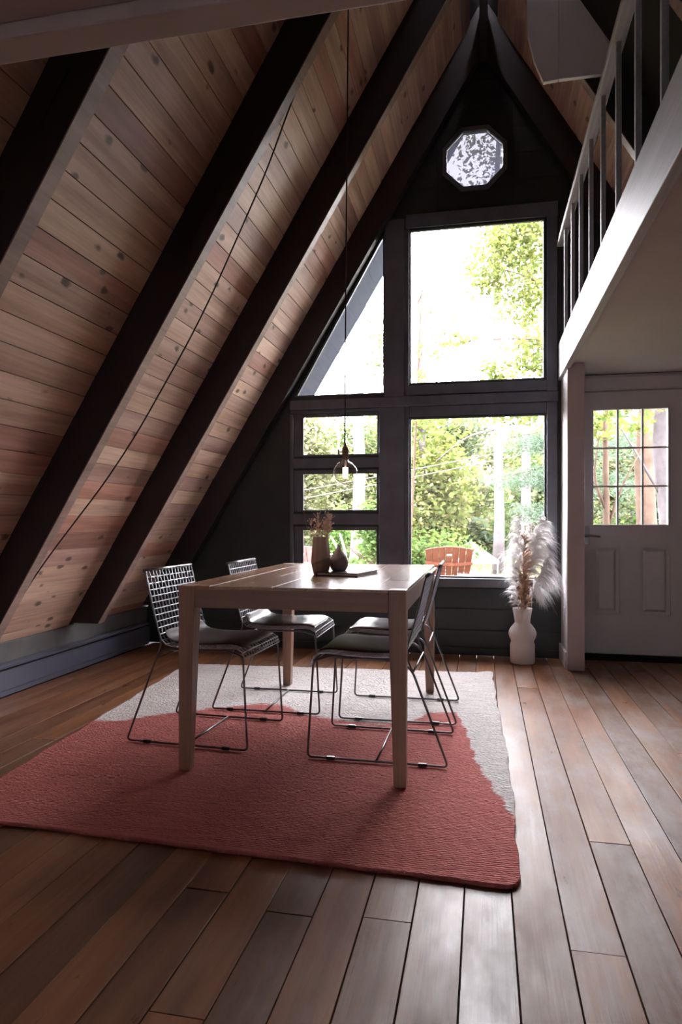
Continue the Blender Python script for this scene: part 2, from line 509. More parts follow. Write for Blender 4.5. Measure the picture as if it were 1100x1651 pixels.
bm = bmesh.new(); bm.faces.new([bm.verts.new((OC[0]+(x-OC[0])*.995, YW+.008, OC[1]+(z-OC[1])*.995)) for x, z in OCT])
done('glass_pane', bm, M['glass_lav'], f)

# slate casings standing proud of the gable wall
tn = 3
def trim(x0, x1, y0, y1, z0, z1, mat='slate', bev=.003):
    global tn; tn += 1
    o = box('trim_%d' % tn, x0, x1, y0, y1, z0, z1, M[mat], bevel=bev); return tag(o, kind='structure')
trim(-.785, -.59, YW-.022, YW-.001, 0.52, 1.871)
trim(-.742, -.59, YW-.022, YW-.001, 1.946, 3.30)            # main mullion
trim(-.59, -.555, YW-.010, YW-.001, 0.577, 3.22)
trim(-.553, .45, YW-.008, YW-.002, 1.792, 1.87)
trim(-1.49, .53, YW-.034, YW-.002, 1.872, 1.945)           # transom rail
trim(-1.49, -.72, YW-.020, YW-.002, 1.846, 1.868)
trim(-.565, .53, YW-.014, YW-.002, 1.955, 2.03)
trim(-.58, .53, YW-.016, YW-.002, 3.225, 3.33)             # head
trim(.452, .525, YW-.016, YW-.002, .577, 3.225)            # right jamb casing
trim(-1.49, -.72, YW-.016, YW-.002, 1.415, 1.49)
trim(-1.49, -.72, YW-.016, YW-.002, .972, 1.055)
trim(-1.50, .53, YW-.045, YW-.002, .505, .572)             # stool under the windows
trim(-1.495, -1.468, YW-.016, YW-.002, .572, 1.84)
# wide painted boards below the windows
for z0, z1 in ((.06, .185), (.188, .345), (.348, .50)):
    box('board', -2.55, .545, YW-.012, YW-.002, z0, z1, M['black'], gw, bevel=.002)
# painted boards in the gable above
for i in range(7):
    z0 = 3.335+i*.19
    if z0+.18 > 4.5: break
    hw = (4.45-z0)/T
    for a, b in ((-min(.9, hw+.08), OC[0]-.28), (OC[0]+.28, min(.75, hw+.08))) if 3.3 < z0 < 4.0 else ((-hw, hw),):
        if b-a > .05: box('board', a, b, YW-.008, YW-.001, z0, z0+.187, M['black'], gw, bevel=.002)
tag(box('baseboard_front', -2.6, .545, YW-.02, YW-.001, 0, .055, M['black'], bevel=.002), kind='structure')

# ------------------------------------------------------------------ entry door
d1 = empty('door_1', (0, 0, 0)); tag(d1, kind='structure')
GX0, GX1, GZ0, GZ1 = .775, 1.277, .973, 1.80
PAN = [(.775, .955, .329, .818), (1.093, 1.294, .329, .820)]
bm = bmesh.new()
poly_extrude(bm, [rect(DX0, DX1, DZ0, DZ1), rect(GX0, GX1, GZ0, GZ1), *[rect(*p) for p in PAN]], YW+.006, YW+.05)
done('door_slab', bm, M['white'], d1)
for p in PAN:
    x0, x1, z0, z1 = p
    bm = bmesh.new(); bx(bm, x0-.002, x1+.002, YW+.026, YW+.04, z0-.002, z1+.002)
    vs = [[bm.verts.new(q) for q in [(x0+i, YW+y, z0+i), (x1-i, YW+y, z0+i), (x1-i, YW+y, z1-i), (x0+i, YW+y, z1-i)]] for i, y in ((.022, .027), (.040, .012))]
    for i in range(4): bm.faces.new((vs[0][i], vs[0][(i+1) % 4], vs[1][(i+1) % 4], vs[1][i]))
    bm.faces.new(vs[1])
    done('door_panel', bm, M['white'], d1)
bm = bmesh.new(); frame_bars(bm, GX0-.012, GX1+.012, GZ0-.012, GZ1+.012, YW-.004, YW+.012, .014)
done('lite_frame', bm, M['white'], d1, bevel=.003)
mw = .007; cw = (GX1-GX0)/3; ch = (GZ1-GZ0)/3
bm = bmesh.new()
for k in (1, 2):
    bx(bm, GX0+cw*k-mw, GX0+cw*k+mw, YW+.008, YW+.03, GZ0, GZ1)
done('muntin', bm, M['white'], d1, bevel=.002)
bm = bmesh.new()
for k in (1, 2):
    bx(bm, GX0, GX1, YW+.0095, YW+.0285, GZ0+ch*k-mw, GZ0+ch*k+mw)
done('muntin', bm, M['white'], d1, bevel=.002)
for i in range(3):
    for j in range(3):
        box('glass_pane', GX0+cw*i+.002, GX0+cw*(i+1)-.002, YW+.017, YW+.021, GZ0+ch*j+.002, GZ0+ch*(j+1)-.002, M['glass'], d1)
bm = bmesh.new(); bx(bm, .688, .748, YW-.004, YW+.006, .825, .965)
lv = done('lever_plate', bm, M['lever'], d1, bevel=.004)
bm = bmesh.new(); tube(bm, [(.715, YW+.0, .893), (.715, YW-.045, .893)], .010, 12)
tube(bm, rounded([(.712, YW-.045, .893), (.75, YW-.048, .896), (.815, YW-.042, .889)], .02), [.010]*3+[.009]*3+[.007], 10) if False else tube(bm, [(.706, YW-.045, .893), (.75, YW-.048, .896), (.815, YW-.044, .889)], [.011, .009, .007], 10)
done('lever', bm, M['lever'], d1, smooth=True)
bm = bmesh.new(); bx(bm, DX0-.03, DX1+.03, YW+.055, YW+.08, DZ1-.02, DZ1+.03); bx(bm, DX0-.03, DX0+.015, YW+.055, YW+.08, .045, DZ1-.02); bx(bm, DX1-.015, DX1+.03, YW+.055, YW+.08, .045, DZ1-.02)
done('door_stop', bm, M['white'], d1)
# threshold, casing
trim(DX0-.03, DX1+.03, YW-.03, YW+.14, .001, .0445, 'gap')
tag(box('trim_casing', .60, 1.62, YW-.016, YW-.001, 1.945, 2.03, M['white'], bevel=.003), kind='structure')

# ------------------------------------------------------------------ wing wall, post, loft
ww = box('wall_wing', .552, .655, 4.76, YW, 0, 2.03, M['white']); tag(ww, kind='structure')
ps = box('trim_post', .548, .658, 4.732, 4.765, 0, 2.055, M['post'], bevel=.003); tag(ps, kind='structure')
tag(box('baseboard_wing', .536, .552, 4.78, YW-.002, 0, .115, M['white'], bevel=.003), kind='structure')
sp = box('outlet_plate', .546, .5525, 4.895, 4.965, .285, .40, M['plastic'], bevel=.002)
tag(sp, 'small white outlet plate low on the side of the white post', 'outlet')
for z in (.315, .365):
    bm = bmesh.new(); bx(bm, .5445, .5465, 4.915, 4.945, z-.014, z+.014)
    done('socket', bm, M['plastic'], sp, bevel=.0008)

lf = box('trim_loft_fascia', .53, .57, -2.5, YW-.003, 2.022, 2.28, M['whitewash'], bevel=.004); tag(lf, kind='structure')
ce = box('ceiling', .57, 1.75, -2.5, YW-.001, 2.055, 2.24, M['drywall']); tag(ce, kind='structure')
# loft over the camera
hd = box('trim_header', -1.75, .528, 1.25, 1.322, 2.018, 2.28, M['drywall'], bevel=.004); tag(hd, kind='structure')
ce2 = box('ceiling_near', -1.75, .528, -2.5, 1.248, 2.05, 2.24, M['drywall']); tag(ce2, kind='structure')
# back of the house, with a window and blind added for fill light
bm = bmesh.new(); poly_extrude(bm, [[(-3.0, 0), (3.0, 0), (3.0, 5.0), (-3.0, 5.0)], rect(-1.4, 1.0, .80, 2.0)], -2.75, -2.55)
wb = done('wall_back', bm, M['drywall']); tag(wb, kind='structure')
bm = bmesh.new(); frame_bars(bm, -1.4, 1.0, .80, 2.0, -2.72, -2.60, .03)
f = done('window_8', bm, M['white'], bevel=.002); tag(f, kind='structure')
box('glass_pane', -1.372, .972, -2.70, -2.694, .828, 1.972, M['glass'], f)
t = NT('fill_blind_cloth'); tl = t.n('ShaderNodeBsdfTranslucent'); tl.inputs[0].default_value = (.21, .19, .19, 1); t.l(tl.outputs[0], t.out.inputs[0])
box('fill_blind', -1.372, .972, -2.64, -2.6395, .828, 1.972, t.m, f)
# white boxed panel and brown panel high on the right
wp = empty('trim_hanging_panel'); tag(wp, kind='structure')
def prism(name, pts, y0, y1, mat, parent):
    bm = bmesh.new(); poly_extrude(bm, [pts], y0, y1); return done(name, bm, mat, parent, bevel=.002)
prism('panel', [(0.336, 3.516), (0.418, 3.521), (0.418, 4.374), (0.234, 4.374), (0.246, 4.046), (0.251, 3.793), (0.286, 3.643)], 4.03, 4.06, M['panel'], wp)
prism('panel', [(0.421, 3.521), (0.750, 3.521), (0.750, 4.374), (0.421, 4.374)], 4.03, 4.06, M['panel'], wp)

# railing: a thing with handrail and balusters
rl = empty('loft_railing', (.55, 0, 2.28), 0, 'white painted loft railing with thin balusters above the white fascia', 'railing')
box('handrail', -.028, .028, -2.4, 5.14, .712, .748, M['whitewash'], rl, bevel=.006)
me_b = None
for k in range(19):
    y = 4.83-.367*k
    if y < -1.9: break
    if me_b is None:
        b = box('baluster', -.011, .011, -.011, .011, 0, .714, M['whitewash'], rl, bevel=.002); me_b = b.data
    else:
        b = bpy.data.objects.new('baluster', me_b); C.objects.link(b); b.parent = rl
    b.location = (0, y, 0)

# ------------------------------------------------------------------ baseboard heater
ht = empty('baseboard_heater', (-2.72, 3.2, 0), 0, 'long low grey metal baseboard heater along the knee wall', 'heater')
hl = (-2.6, 1.88)
bm = bmesh.new()
prof = [(0, .03), (.05, .03), (.052, .036), (.052, .135), (.044, .142), (.0, .142)]
def prof_extrude(bm, prof, y0, y1):
    A = [bm.verts.new((x, y0, z)) for x, z in prof]; B = [bm.verts.new((x, y1, z)) for x, z in prof]
    bm.faces.new(A); bm.faces.new(B[::-1]); n = len(prof)
    for i in range(n): bm.faces.new((A[i], A[(i+1) % n], B[(i+1) % n], B[i]))
prof_extrude(bm, prof, *hl); done('cover', bm, M['heater'], ht)
bm = bmesh.new(); prof_extrude(bm, [(0, .142), (.035, .142), (.035, .158), (0, .158)], *hl); done('fin_slot', bm, M['gap'], ht)
bm = bmesh.new(); prof_extrude(bm, [(0, .158), (.046, .156), (.048, .168), (.03, .178), (0, .178)], *hl); done('top_lip', bm, M['heater'], ht)
bm = bmesh.new(); prof_extrude(bm, [(0, .0), (.046, .0), (.046, .03), (0, .03)], *hl); done('toe_strip', bm, M['heater'], ht)

# ------------------------------------------------------------------ rug
def rug():
    nx, ny = 250, 330
    r = np.random.default_rng(4)
    BR = np.array([(-2.2, 2.95), (-1.776, 3.053), (-1.545, 3.256), (-1.356, 3.39), (-1.17, 3.504), (-1.044, 3.493), (-.925, 3.375), (-.816, 3.32), (-.6, 3.27), (-.464, 3.268), (-.335, 3.368), (-.27, 3.514), (-.138, 3.553), (-.077, 3.222), (-.025, 2.815), (.044, 2.541), (.097, 2.332), (.12, 2.20), (.3, 2.0)])
    u, v = np.meshgrid(np.linspace(0, 1, nx), np.linspace(0, 1, ny), indexing='xy')
    c00 = np.array([-1.795, 1.955]); c10 = np.array([.098, 1.885]); c01 = np.array([-2.01, 4.36]); c11 = np.array([.070, 4.505])
    P = ((1-u)*(1-v))[..., None]*c00+(u*(1-v))[..., None]*c10+((1-u)*v)[..., None]*c01+(u*v)[..., None]*c11
    X = P[..., 0].copy(); Y = P[..., 1].copy()
    # wavering edges, slightly rounded near corner
    wob = lambda t, s: .0035*np.sin(t*31+s)+.0025*np.sin(t*77+2*s)
    X += (u > .5)*(u*2-1).clip(0)**6*(wob(v, 1)+.012*np.sin(v*5)) + (u < .5)*(1-2*u).clip(0)**6*wob(v, 2)
    Y += (v < .5)*(1-2*v).clip(0)**6*wob(u, .4)*.5 + (v > .5)*(2*v-1).clip(0)**6*wob(u, 3)
    du = (1-u)*1.9; dv = v*2.5; rad = .05
    cm = (du < rad) & (dv < rad)
    k = np.sqrt((rad-du)**2+(rad-dv)**2)
    sc = np.where(cm & (k > rad), rad/np.maximum(k, 1e-6), 1)
    X = np.where(cm, c10[0]-rad+(rad-du)*sc+(X-c10[0]+du)*0, X); Y = np.where(cm, c10[1]+rad-(rad-dv)*sc, Y)
    edge = np.minimum(np.minimum(u, 1-u)*1.9, np.minimum(v, 1-v)*2.5)
    Z = .010+.0012*np.sin(v*nx*2.2)*0+r.normal(0, .0006, u.shape)+.003*np.exp(-(edge/.012)**2)
    Z += .010*np.exp(-((u-.985)**2/.0006+(v-.99)**2/.0006))       # curled far corner
    top = np.stack([X, Y, Z], -1).reshape(-1, 3)
    V = np.vstack([top, top*[1, 1, 0]+[0, 0, .001]])
    n = nx*ny
    i, j = np.meshgrid(np.arange(nx-1), np.arange(ny-1), indexing='xy')
    a = (j*nx+i).ravel(); F = np.stack([a, a+1, a+nx+1, a+nx], 1)
    ring = np.concatenate([np.arange(nx), np.arange(1, ny)*nx+nx-1, (ny-1)*nx+np.arange(nx-2, -1, -1), np.arange(ny-2, 0, -1)*nx])
    nxt = np.roll(ring, -1)
    Sd = np.stack([ring, ring+n, nxt+n, nxt], 1)
    F = np.vstack([F, Sd, F[:, ::-1]+n])
    yb = np.interp(X+.02*np.sin(Y*40)*.3, BR[:, 0], BR[:, 1])
    rowj = np.repeat(r.normal(0, .012, (ny, 1)), nx, 1)
    red = np.clip(.5+(yb-Y+rowj+r.normal(0, .006, X.shape))/.012, 0, 1)
    lerp = lambda a, b: a+(b-a)*red
    col = np.stack([lerp(.72, .52), lerp(.67, .175), lerp(.65, .155)], -1).reshape(-1, 3)
    col *= (1+r.normal(0, .05, (n, 1)))
    me = raw_mesh('woven_rug', V, F, np.vstack([col, col]))
    t = NT('rug_weave'); at = t.n('ShaderNodeAttribute', attribute_name='col')
    c = t.coord()
    streak = t.noise(t.coord((4, 40, 1)), 1.5, 4, .6)
    t.l(t.mix(.6, at.outputs[0], t.ramp(streak, [(.3, (.66, .64, .66)), (.7, (1.2, 1.2, 1.2))]), 'MULTIPLY'), t.p.inputs['Base Color'])
    t.p.inputs['Roughness'].default_value = .95; t.p.inputs['Specular IOR Level'].default_value = .1
    wv = t.n('ShaderNodeTexWave', wave_type='BANDS', bands_direction='Y'); wv.inputs['Scale'].default_value = 28; wv.inputs['Distortion'].default_value = 2.0; wv.inputs['Detail'].default_value = 2; wv.inputs['Detail Scale'].default_value = 6
    t.l(c, wv.inputs['Vector'])
    vo = t.n('ShaderNodeTexVoronoi'); vo.inputs['Scale'].default_value = 1.0; t.l(t.coord((70, 130, 1)), vo.inputs['Vector'])
    t.bump(t.mix(.6, wv.outputs['Color'], vo.outputs['Distance']), .75, .008)
    o = link('woven_rug', me, t.m, None, True)
    tag(o, 'large flatwoven rug in brick red and off-white lying under the table', 'rug')
rug()
RUGZ = .0125

# ------------------------------------------------------------------ dining table
tb = empty('dining_table', (-.731, 3.22, RUGZ), 0, 'rectangular wooden dining table with tapered legs on the red rug', 'table')
HX, HY, TH = .451, .735, .732
def leg(sx, sy):
    bm = bmesh.new()
    w, b = .066, .046
    zs = [(TH-.0, w), (TH-.085, w), (0, b)]
    rings = []
    for z, ww_ in zs:
        x1 = sx*HX; x0 = sx*(HX-ww_); y1 = sy*HY; y0 = sy*(HY-ww_)
        rings.append([bm.verts.new(p) for p in [(x0, y0, z), (x1, y0, z), (x1, y1, z), (x0, y1, z)]])
    for a, c in zip(rings, rings[1:]):
        for i in range(4): bm.faces.new((a[i], a[(i+1) % 4], c[(i+1) % 4], c[i]))
    bm.faces.new(rings[0]); bm.faces.new(rings[-1][::-1])
    o = done('leg', bm, M['table_leg'], tb, bevel=.003)
M['table_leg'] = wood('oak_table_leg', (.20, .115, .075), (.30, .185, .13), (.40, .26, .185), axis=2, rough=.4, rnd=True, tint=.1)
M['apron_x'] = wood('oak_apron', (.17, .10, .07), (.26, .16, .115), (.34, .22, .16), axis=0, rough=.4, rnd=True, tint=.1)
for sx in (-1, 1):
    for sy in (-1, 1): leg(sx, sy)
for sy in (-1, 1):
    y = sy*(HY-.002); y2 = sy*(HY-.026)
    box('apron', -HX+.0665, HX-.0665, min(y, y2), max(y, y2), TH-.085, TH-.012, M['apron_x'], tb, bevel=.0015)
for sx in (-1, 1):
    x = sx*(HX-.002); x2 = sx*(HX-.026)
    box('apron', min(x, x2), max(x, x2), -HY+.0665, HY-.0665, TH-.085, TH-.012, M['table'], tb, bevel=.0015)
nb = 7; bw = (2*HX-.004)/nb
rr = random.Random(5)
for k in range(nb):
    x0 = -HX+.002+k*bw
    cuts = [-HY+.001]+([rr.uniform(-.3, .3)] if k % 2 else [rr.uniform(-.5, -.2), rr.uniform(.1, .5)])+[HY-.001]
    for a, b in zip(cuts, cuts[1:]):
        aa, bb = a, b
        if k in (0, nb-1):        # notched round the leg tops
            aa = max(a, -HY+.067); bb = min(b, HY-.067)
        z = TH+rr.uniform(-.0006, .0006)
        box('top_board', x0+.0004, x0+bw-.0004, aa+.0004, bb-.0004, TH-.012, z, M['tabletop'], tb, bevel=.0004)
        if k in (0, nb-1):
            g = x0+bw if k == 0 else x0
            for (p, q) in ((-HY+.001, -HY+.0665), (HY-.0665, HY-.001)):
                if (p < 0 and a < -HY+.01) or (p > 0 and b > HY-.01):
                    if k == 0: box('top_board', -HX+.0668, x0+bw-.0004, p, q, TH-.012, z, M['tabletop'], tb, bevel=.0004)
                    else: box('top_board', x0+.0004, HX-.0668, p, q, TH-.012, z, M['tabletop'], tb, bevel=.0004)
TOPZ = RUGZ+TH+.0008

# ------------------------------------------------------------------ woven chairs
def profile_pts():
    P = [(-.202, .762), (-.196, .738), (-.160, .59), (-.132, .480), (-.116, .446), (-.085, .433), (0, .429), (.10, .431), (.20, .439), (.244, .435), (.268, .418), (.274, .394)]
    return P
def resample(P, step):
    Q = [Vector((a, 0, b)) for a, b in P]; Ls = [0]
    for a, b in zip(Q, Q[1:]): Ls.append(Ls[-1]+(b-a).length)
    n = round(Ls[-1]/step); out = []
    for i in range(n+1):
        s = Ls[-1]*i/n; j = max(k for k in range(len(Ls)) if Ls[k] <= s+1e-9); j = min(j, len(Q)-2)
        out.append(Q[j].lerp(Q[j+1], (s-Ls[j])/(Ls[j+1]-Ls[j])))
    return out
def mesh_part(rows, name, parent, W=.215, pitch=.028):
    """flat-wire mesh: cross rods joined by square-wave straps on edge"""
    bm = bmesh.new()
    nw = int(2*W/pitch)
    for r in rows:
        tube(bm, [(r[0], -W-.004, r[2]), (r[0], W+.004, r[2])], .0022, 5)
    for i, (a, b) in enumerate(zip(rows, rows[1:])):
        t = (b-a).normalized(); nrm = Vector((-t.z, 0, t.x)); nrm.normalize()
        h = .0026
        path = []
        for k in range(nw+1):
            y = -W+2*W*k/nw
            s0, s1 = (-.06, 1.06) if (k+i) % 2 else (1.06, -.06)
            path += [(a.lerp(b, s0)+Vector((0, y-pitch*.08, 0))), (a.lerp(b, s1)+Vector((0, y+pitch*.08, 0)))]
        vs = [(bm.verts.new(p+nrm*h), bm.verts.new(p-nrm*h)) for p in path]
        off = Vector((0, .0014, 0))+t*.0009
        ws = [(bm.verts.new(p+nrm*h+off), bm.verts.new(p-nrm*h+off)) for p in path]
        for k in range(len(path)-1):
            bm.faces.new((vs[k][0], vs[k+1][0], vs[k+1][1], vs[k][1]))
            bm.faces.new((ws[k][0], ws[k][1], ws[k+1][1], ws[k+1][0]))
            bm.faces.new((vs[k][0], ws[k][0], ws[k+1][0], vs[k+1][0]))
            bm.faces.new((vs[k][1], vs[k+1][1], ws[k+1][1], ws[k][1]))
    me = bpy.data.meshes.new(name); bm.to_mesh(me); bm.free()
    o = link(name, me, M['strap'], parent); o['kind'] = 'stuff'
    return o

def make_chair(label):
    """local +x faces the table"""
    c = empty('dining_chair', (0, 0, 0), 0, label, 'chair', 'woven metal chairs round the dining table')
    R = .0048
    for sy in (-1, 1):
        y = sy*.222
        bm = bmesh.new()
        pts = [(-.292, y, R), (.290, y, R), (.266, y*.97, .404), (.20, y*.97, .424), (-.11, y*.97, .417), (-.150, y*.97, .375)]
        tube(bm, rounded(pts, .022, 5, True), R, 8, closed=True)
        done('leg_loop', bm, M['steel'], c, True)
        bm = bmesh.new()
        tube(bm, rounded([(-.150, y*.97, .375), (-.120, y*.985, .446), (-.163, y*.985, .594), (-.204, y*.985, .764)], .03, 4), R*.8, 7)
        done('back_upright', bm, M['steel'], c, True)
    bm = bmesh.new(); tube(bm, [(.0, -.222, R), (.0, .222, R)], R*.9, 8); done('stretcher', bm, M['steel'], c, True)
    bm = bmesh.new(); tube(bm, [(-.150, -.215, .375), (-.150, .215, .375)], R*.9, 8); done('rear_bar', bm, M['steel'], c, True)
    bm = bmesh.new(); tube(bm, [(.266, -.215, .403), (.266, .215, .403)], R*.9, 8); done('front_bar', bm, M['steel'], c, True)
    bm = bmesh.new(); tube(bm, [(-.206, -.222, .765), (-.206, .222, .765)], .0075, 8); done('top_rail', bm, M['steel'], c, True)
    for sx in (-.19, .19):
        for sy in (-1, 1):
            bm = bmesh.new(); bx(bm, sx-.018, sx+.018, sy*.222-.007, sy*.222+.007, -.0005, .0125)
            done('glide', bm, M['book'], c, bevel=.002)
    rows = resample(profile_pts(), .0285)
    split = min(range(len(rows)), key=lambda i: abs(rows[i].z-.446)+abs(rows[i].x+.116))
    mesh_part(rows[:split+1], 'woven_back', c)
    mesh_part(rows[split:], 'woven_seat', c)
    # thin leather pad following the seat, turned up at the rear
    bm = bmesh.new()
    prof = [(-.126, .496), (-.110, .464), (-.080, .447), (0, .441), (.10, .443), (.19, .451), (.234, .448), (.258, .433)]
    Ws = 9; top = []; bot = []
    for i, (x, z) in enumerate(prof):
        e = .5 if i in (0, len(prof)-1) else 1
        rt = []; rb_ = []
        for k in range(Ws):
            s = -1+2*k/(Ws-1); y = s*.196*(.97 if e < 1 else 1)
            sag = -.006*(1-s*s)+.004*math.sin(i*1.7+k*1.1)*(abs(s) < .99)*.5
            ed = .012*(1 if abs(s) < .99 else .35)*(.5+.5*e)
            rt.append(bm.verts.new((x, y, z+ed+sag))); rb_.append(bm.verts.new((x, y, z-.002+sag*.3)))
        top.append(rt); bot.append(rb_)
    m = len(prof)
    for i in range(m-1):
        for k in range(Ws-1):
            bm.faces.new((top[i][k], top[i+1][k], top[i+1][k+1], top[i][k+1]))
            bm.faces.new((bot[i][k], bot[i][k+1], bot[i+1][k+1], bot[i+1][k]))
    for i in range(m-1):
        bm.faces.new((top[i][0], bot[i][0], bot[i+1][0], top[i+1][0])); bm.faces.new((top[i][-1], top[i+1][-1], bot[i+1][-1], bot[i][-1]))
    for k in range(Ws-1):
        bm.faces.new((top[0][k], top[0][k+1], bot[0][k+1], bot[0][k])); bm.faces.new((top[-1][k], bot[-1][k], bot[-1][k+1], top[-1][k+1]))
    cu = done('seat_pad', bm, M['leather'], c, True)
    sm_ = cu.modifiers.new('subdivision', 'SUBSURF'); sm_.levels = 1; sm_.render_levels = 1
    return c
M['leather_pol'] = plain('polished_leather', (.050, .036, .036), .24, var=.25, scale=14, bump=.12, spec=.8)
def dup(root, label, loc, rz, pad=None):
    r = root.copy(); C.objects.link(r); r.location = loc; r.rotation_euler = (0, 0, rz); r['label'] = label
    for ch in list(root.children):
        d = ch.copy(); C.objects.link(d); d.parent = r
        if pad and ch.name.startswith('seat_pad'):
            d.material_slots[0].link = 'OBJECT'; d.material_slots[0].material = pad
    return r
ch0 = make_chair('woven steel chair with brown leather pad, nearest on the left side of the table')
ch0.location = (-1.268, 2.985, RUGZ); ch0.rotation_euler = (0, 0, -.05)
dup(ch0, 'woven steel chair at the far left side of the table, beyond the nearest left chair', (-1.108, 3.56, RUGZ), .01, M['leather_pol'])
dup(ch0, 'woven steel chair nearest on the right side of the table', (-.428, 2.953, RUGZ), math.pi-.01)
dup(ch0, 'woven steel chair at the far right side of the table, close to the large window', (-.42, 3.53, RUGZ), math.pi+.01, M['leather_pol'])

# ------------------------------------------------------------------ things on the table
def dip_mat(name, c1, c2, nz, nx, h):
    t = NT(name); tc = t.n('ShaderNodeTexCoord'); sx = t.n('ShaderNodeSeparateXYZ'); t.l(tc.outputs['Object'], sx.inputs[0])
    a = t.n('ShaderNodeMath', operation='MULTIPLY_ADD'); a.inputs[1].default_value = nx; t.l(sx.outputs[0], a.inputs[0]); t.l(sx.outputs[2], a.inputs[2])
    g = t.n('ShaderNodeMath', operation='GREATER_THAN'); g.inputs[1].default_value = h; t.l(a.outputs[0], g.inputs[0])
    col = t.mix(g.outputs[0], c2, c1); n = t.noise(t.coord(), 60, 3)
    t.l(t.mix(.4, col, t.ramp(n, [(.3, (.8, .8, .8)), (.7, (1.1, 1.1, 1.1))]), 'MULTIPLY'), t.p.inputs['Base Color'])
    t.p.inputs['Roughness'].default_value = .65
    return t.m
v1 = empty('faceted_vase', (-.755, 3.115, TOPZ), 0, 'tall faceted taupe stoneware vase with a diagonal two-tone glaze on the table', 'vase')
bm = bmesh.new(); lathe(bm, [(.033, 0), (.036, .004), (.048, .055), (.046, .09), (.037, .180), (.033, .180), (.036, .12), (.03, .02)], 10)
done('vase_body', bm, dip_mat('taupe_glaze', (.52, .38, .33), (.34, .235, .18), 1, -.35, .068), v1)
v2 = empty('bud_vase', (-.678, 3.165, TOPZ+.017), 0, 'small round grey-brown bud vase with a narrow neck on the black book', 'vase')
bm = bmesh.new(); lathe(bm, [(.026, 0), (.034, .003), (.043, .020), (.0455, .040), (.041, .060), (.028, .082), (.014, .100), (.0085, .115), (.0085, .124), (.006, .124), (.006, .10), (.02, .03)], 28)
done('vase_body', bm, dip_mat('grey_glaze', (.55, .45, .43), (.38, .285, .27), 1, -.55, .055), v2, True)
bk = empty('closed_book', (-.635, 3.165, TOPZ), math.radians(-12), 'thin black hardback book lying on the table under the bud vase', 'book')
# corners follow the photograph: near corner (-.557,3.004), right (-.511,3.274), left (-.725,3.05)
BW, BD = .105, .13
bm = bmesh.new(); bx(bm, -BW, BW, -BD, BD, 0, .003); bx(bm, -BW, BW, -BD, BD, .014, .017); bx(bm, -BW, -BW+.004, -BD, BD, .003, .014)
done('cover', bm, M['book'], bk)
box('page_block', -BW+.0045, BW-.004, -BD+.004, BD-.004, .0031, .0139, M['paper'], bk)
def stem_thing(name, base, tip, bend, r, label, cat, group, heads, mat='stem', rs=None):
    rs = rs or random
    o = empty(name, base, 0, label, cat, group)
    d = Vector(tip)-Vector(base); p = []
    for k in range(7):
        t = k/6; p.append(d*t+Vector(bend)*math.sin(t*math.pi)*.5)
    bm = bmesh.new(); tube(bm, p, [r*(1-.6*k/6) for k in range(7)], 5); done('stem', bm, M[mat], o, True)
    return o, p
rs = random.Random(12)
for k in range(13):
    a = rs.uniform(0, 6.28); q = rs.uniform(.3, 1)
    tip = (-.755+.060*math.cos(a)*q+.0, 3.115+.05*math.sin(a)*q, TOPZ+rs.uniform(.24, .30))
    if k == 0: tip = (-.835, 3.10, TOPZ+.292)
    o, p = stem_thing('dried_stem', (-.755+.014*math.cos(a), 3.115+.014*math.sin(a), TOPZ+.10), tip, (rs.uniform(-.02, .02), rs.uniform(-.02, .02), 0), .0013,
                      'brown seed head on the longest dried stem leaning left from the tall vase' if k == 0 else 'thin dried brown flower stem in the tall faceted vase', 'dried flower',
                      None if k == 0 else 'dried stems in the tall vase', True, rs=rs)
    bm = bmesh.new()
    if k == 0:
        bmesh.ops.create_uvsphere(bm, u_segments=10, v_segments=6, radius=1, matrix=Matrix.Translation(p[-1]) @ Matrix.Diagonal((.0055, .0055, .014, 1)))
        done('seed_head', bm, plain('seed_brown', (.12, .055, .03), .8), o, True)
        continue
    for j in range(15):
        t = rs.uniform(.45, 1); q = p[min(6, int(t*6))]
        e = Vector((rs.uniform(-.022, .022), rs.uniform(-.018, .018), rs.uniform(.004, .034)))
        tube(bm, [q, q+e*.6+Vector((0, 0, .002)), q+e], [.0012, .0011, .0008], 4)
        bmesh.ops.create_icosphere(bm, subdivisions=1, radius=rs.uniform(.002, .0048), matrix=Matrix.Translation(q+e))
    done('sprig', bm, plain('sprig_pale', (.66, .48, .36), .85, var=.3, scale=60), o, kind='stuff')
for k, dx in enumerate((-.006, .010)):
    stem_thing('reed_stick', (-.678+dx*.3, 3.165, TOPZ+.11), (-.678+dx, 3.165+.006, TOPZ+.205-.012*k), (0, 0, 0), .0011,
               'thin dark reed stick standing in the bud vase, ' + ('left one' if k == 0 else 'right one'), 'reed', None, False)

# ------------------------------------------------------------------ pendant bulb and cord
pd = empty('pendant_light', (-.674, 3.30, 1.238), 0, 'bare globe bulb pendant hanging on a black cord above the table', 'lamp')
bm = bmesh.new(); tube(bm, [(-.003, 0, .145), (.002, 0, .9), (.008, 0, 1.6), (.016, .0, 2.43)], .0036, 6); done('cord', bm, M['cord'], pd, True)
bm = bmesh.new(); lathe(bm, [(.0, .068), (.0135, .068), (.0135, .084), (.016, .086), (.017, .112), (.0155, .124), (.009, .133), (.0045, .150), (.0, .150)], 20)
sk = done('socket', bm, M['brass'], pd, True)
bm = bmesh.new(); tube(bm, [(-.014, 0, .105), (-.034, -.004, .107)], .0025, 6); tube(bm, [(-.034, -.004, .118), (-.034, -.004, .096)], .0042, 8); tube(bm, [(-.028, -.004, .097), (-.036, -.004, .094)], .004, 6)
done('switch_key', bm, M['brass'], sk, True)
bm = bmesh.new()
rb_ = .0615; prof = []
for k in range(0, 19):
    a = -math.pi/2+math.pi*k/18*.88; prof.append((max(.0006, rb_*math.cos(a)), rb_*math.sin(a)))
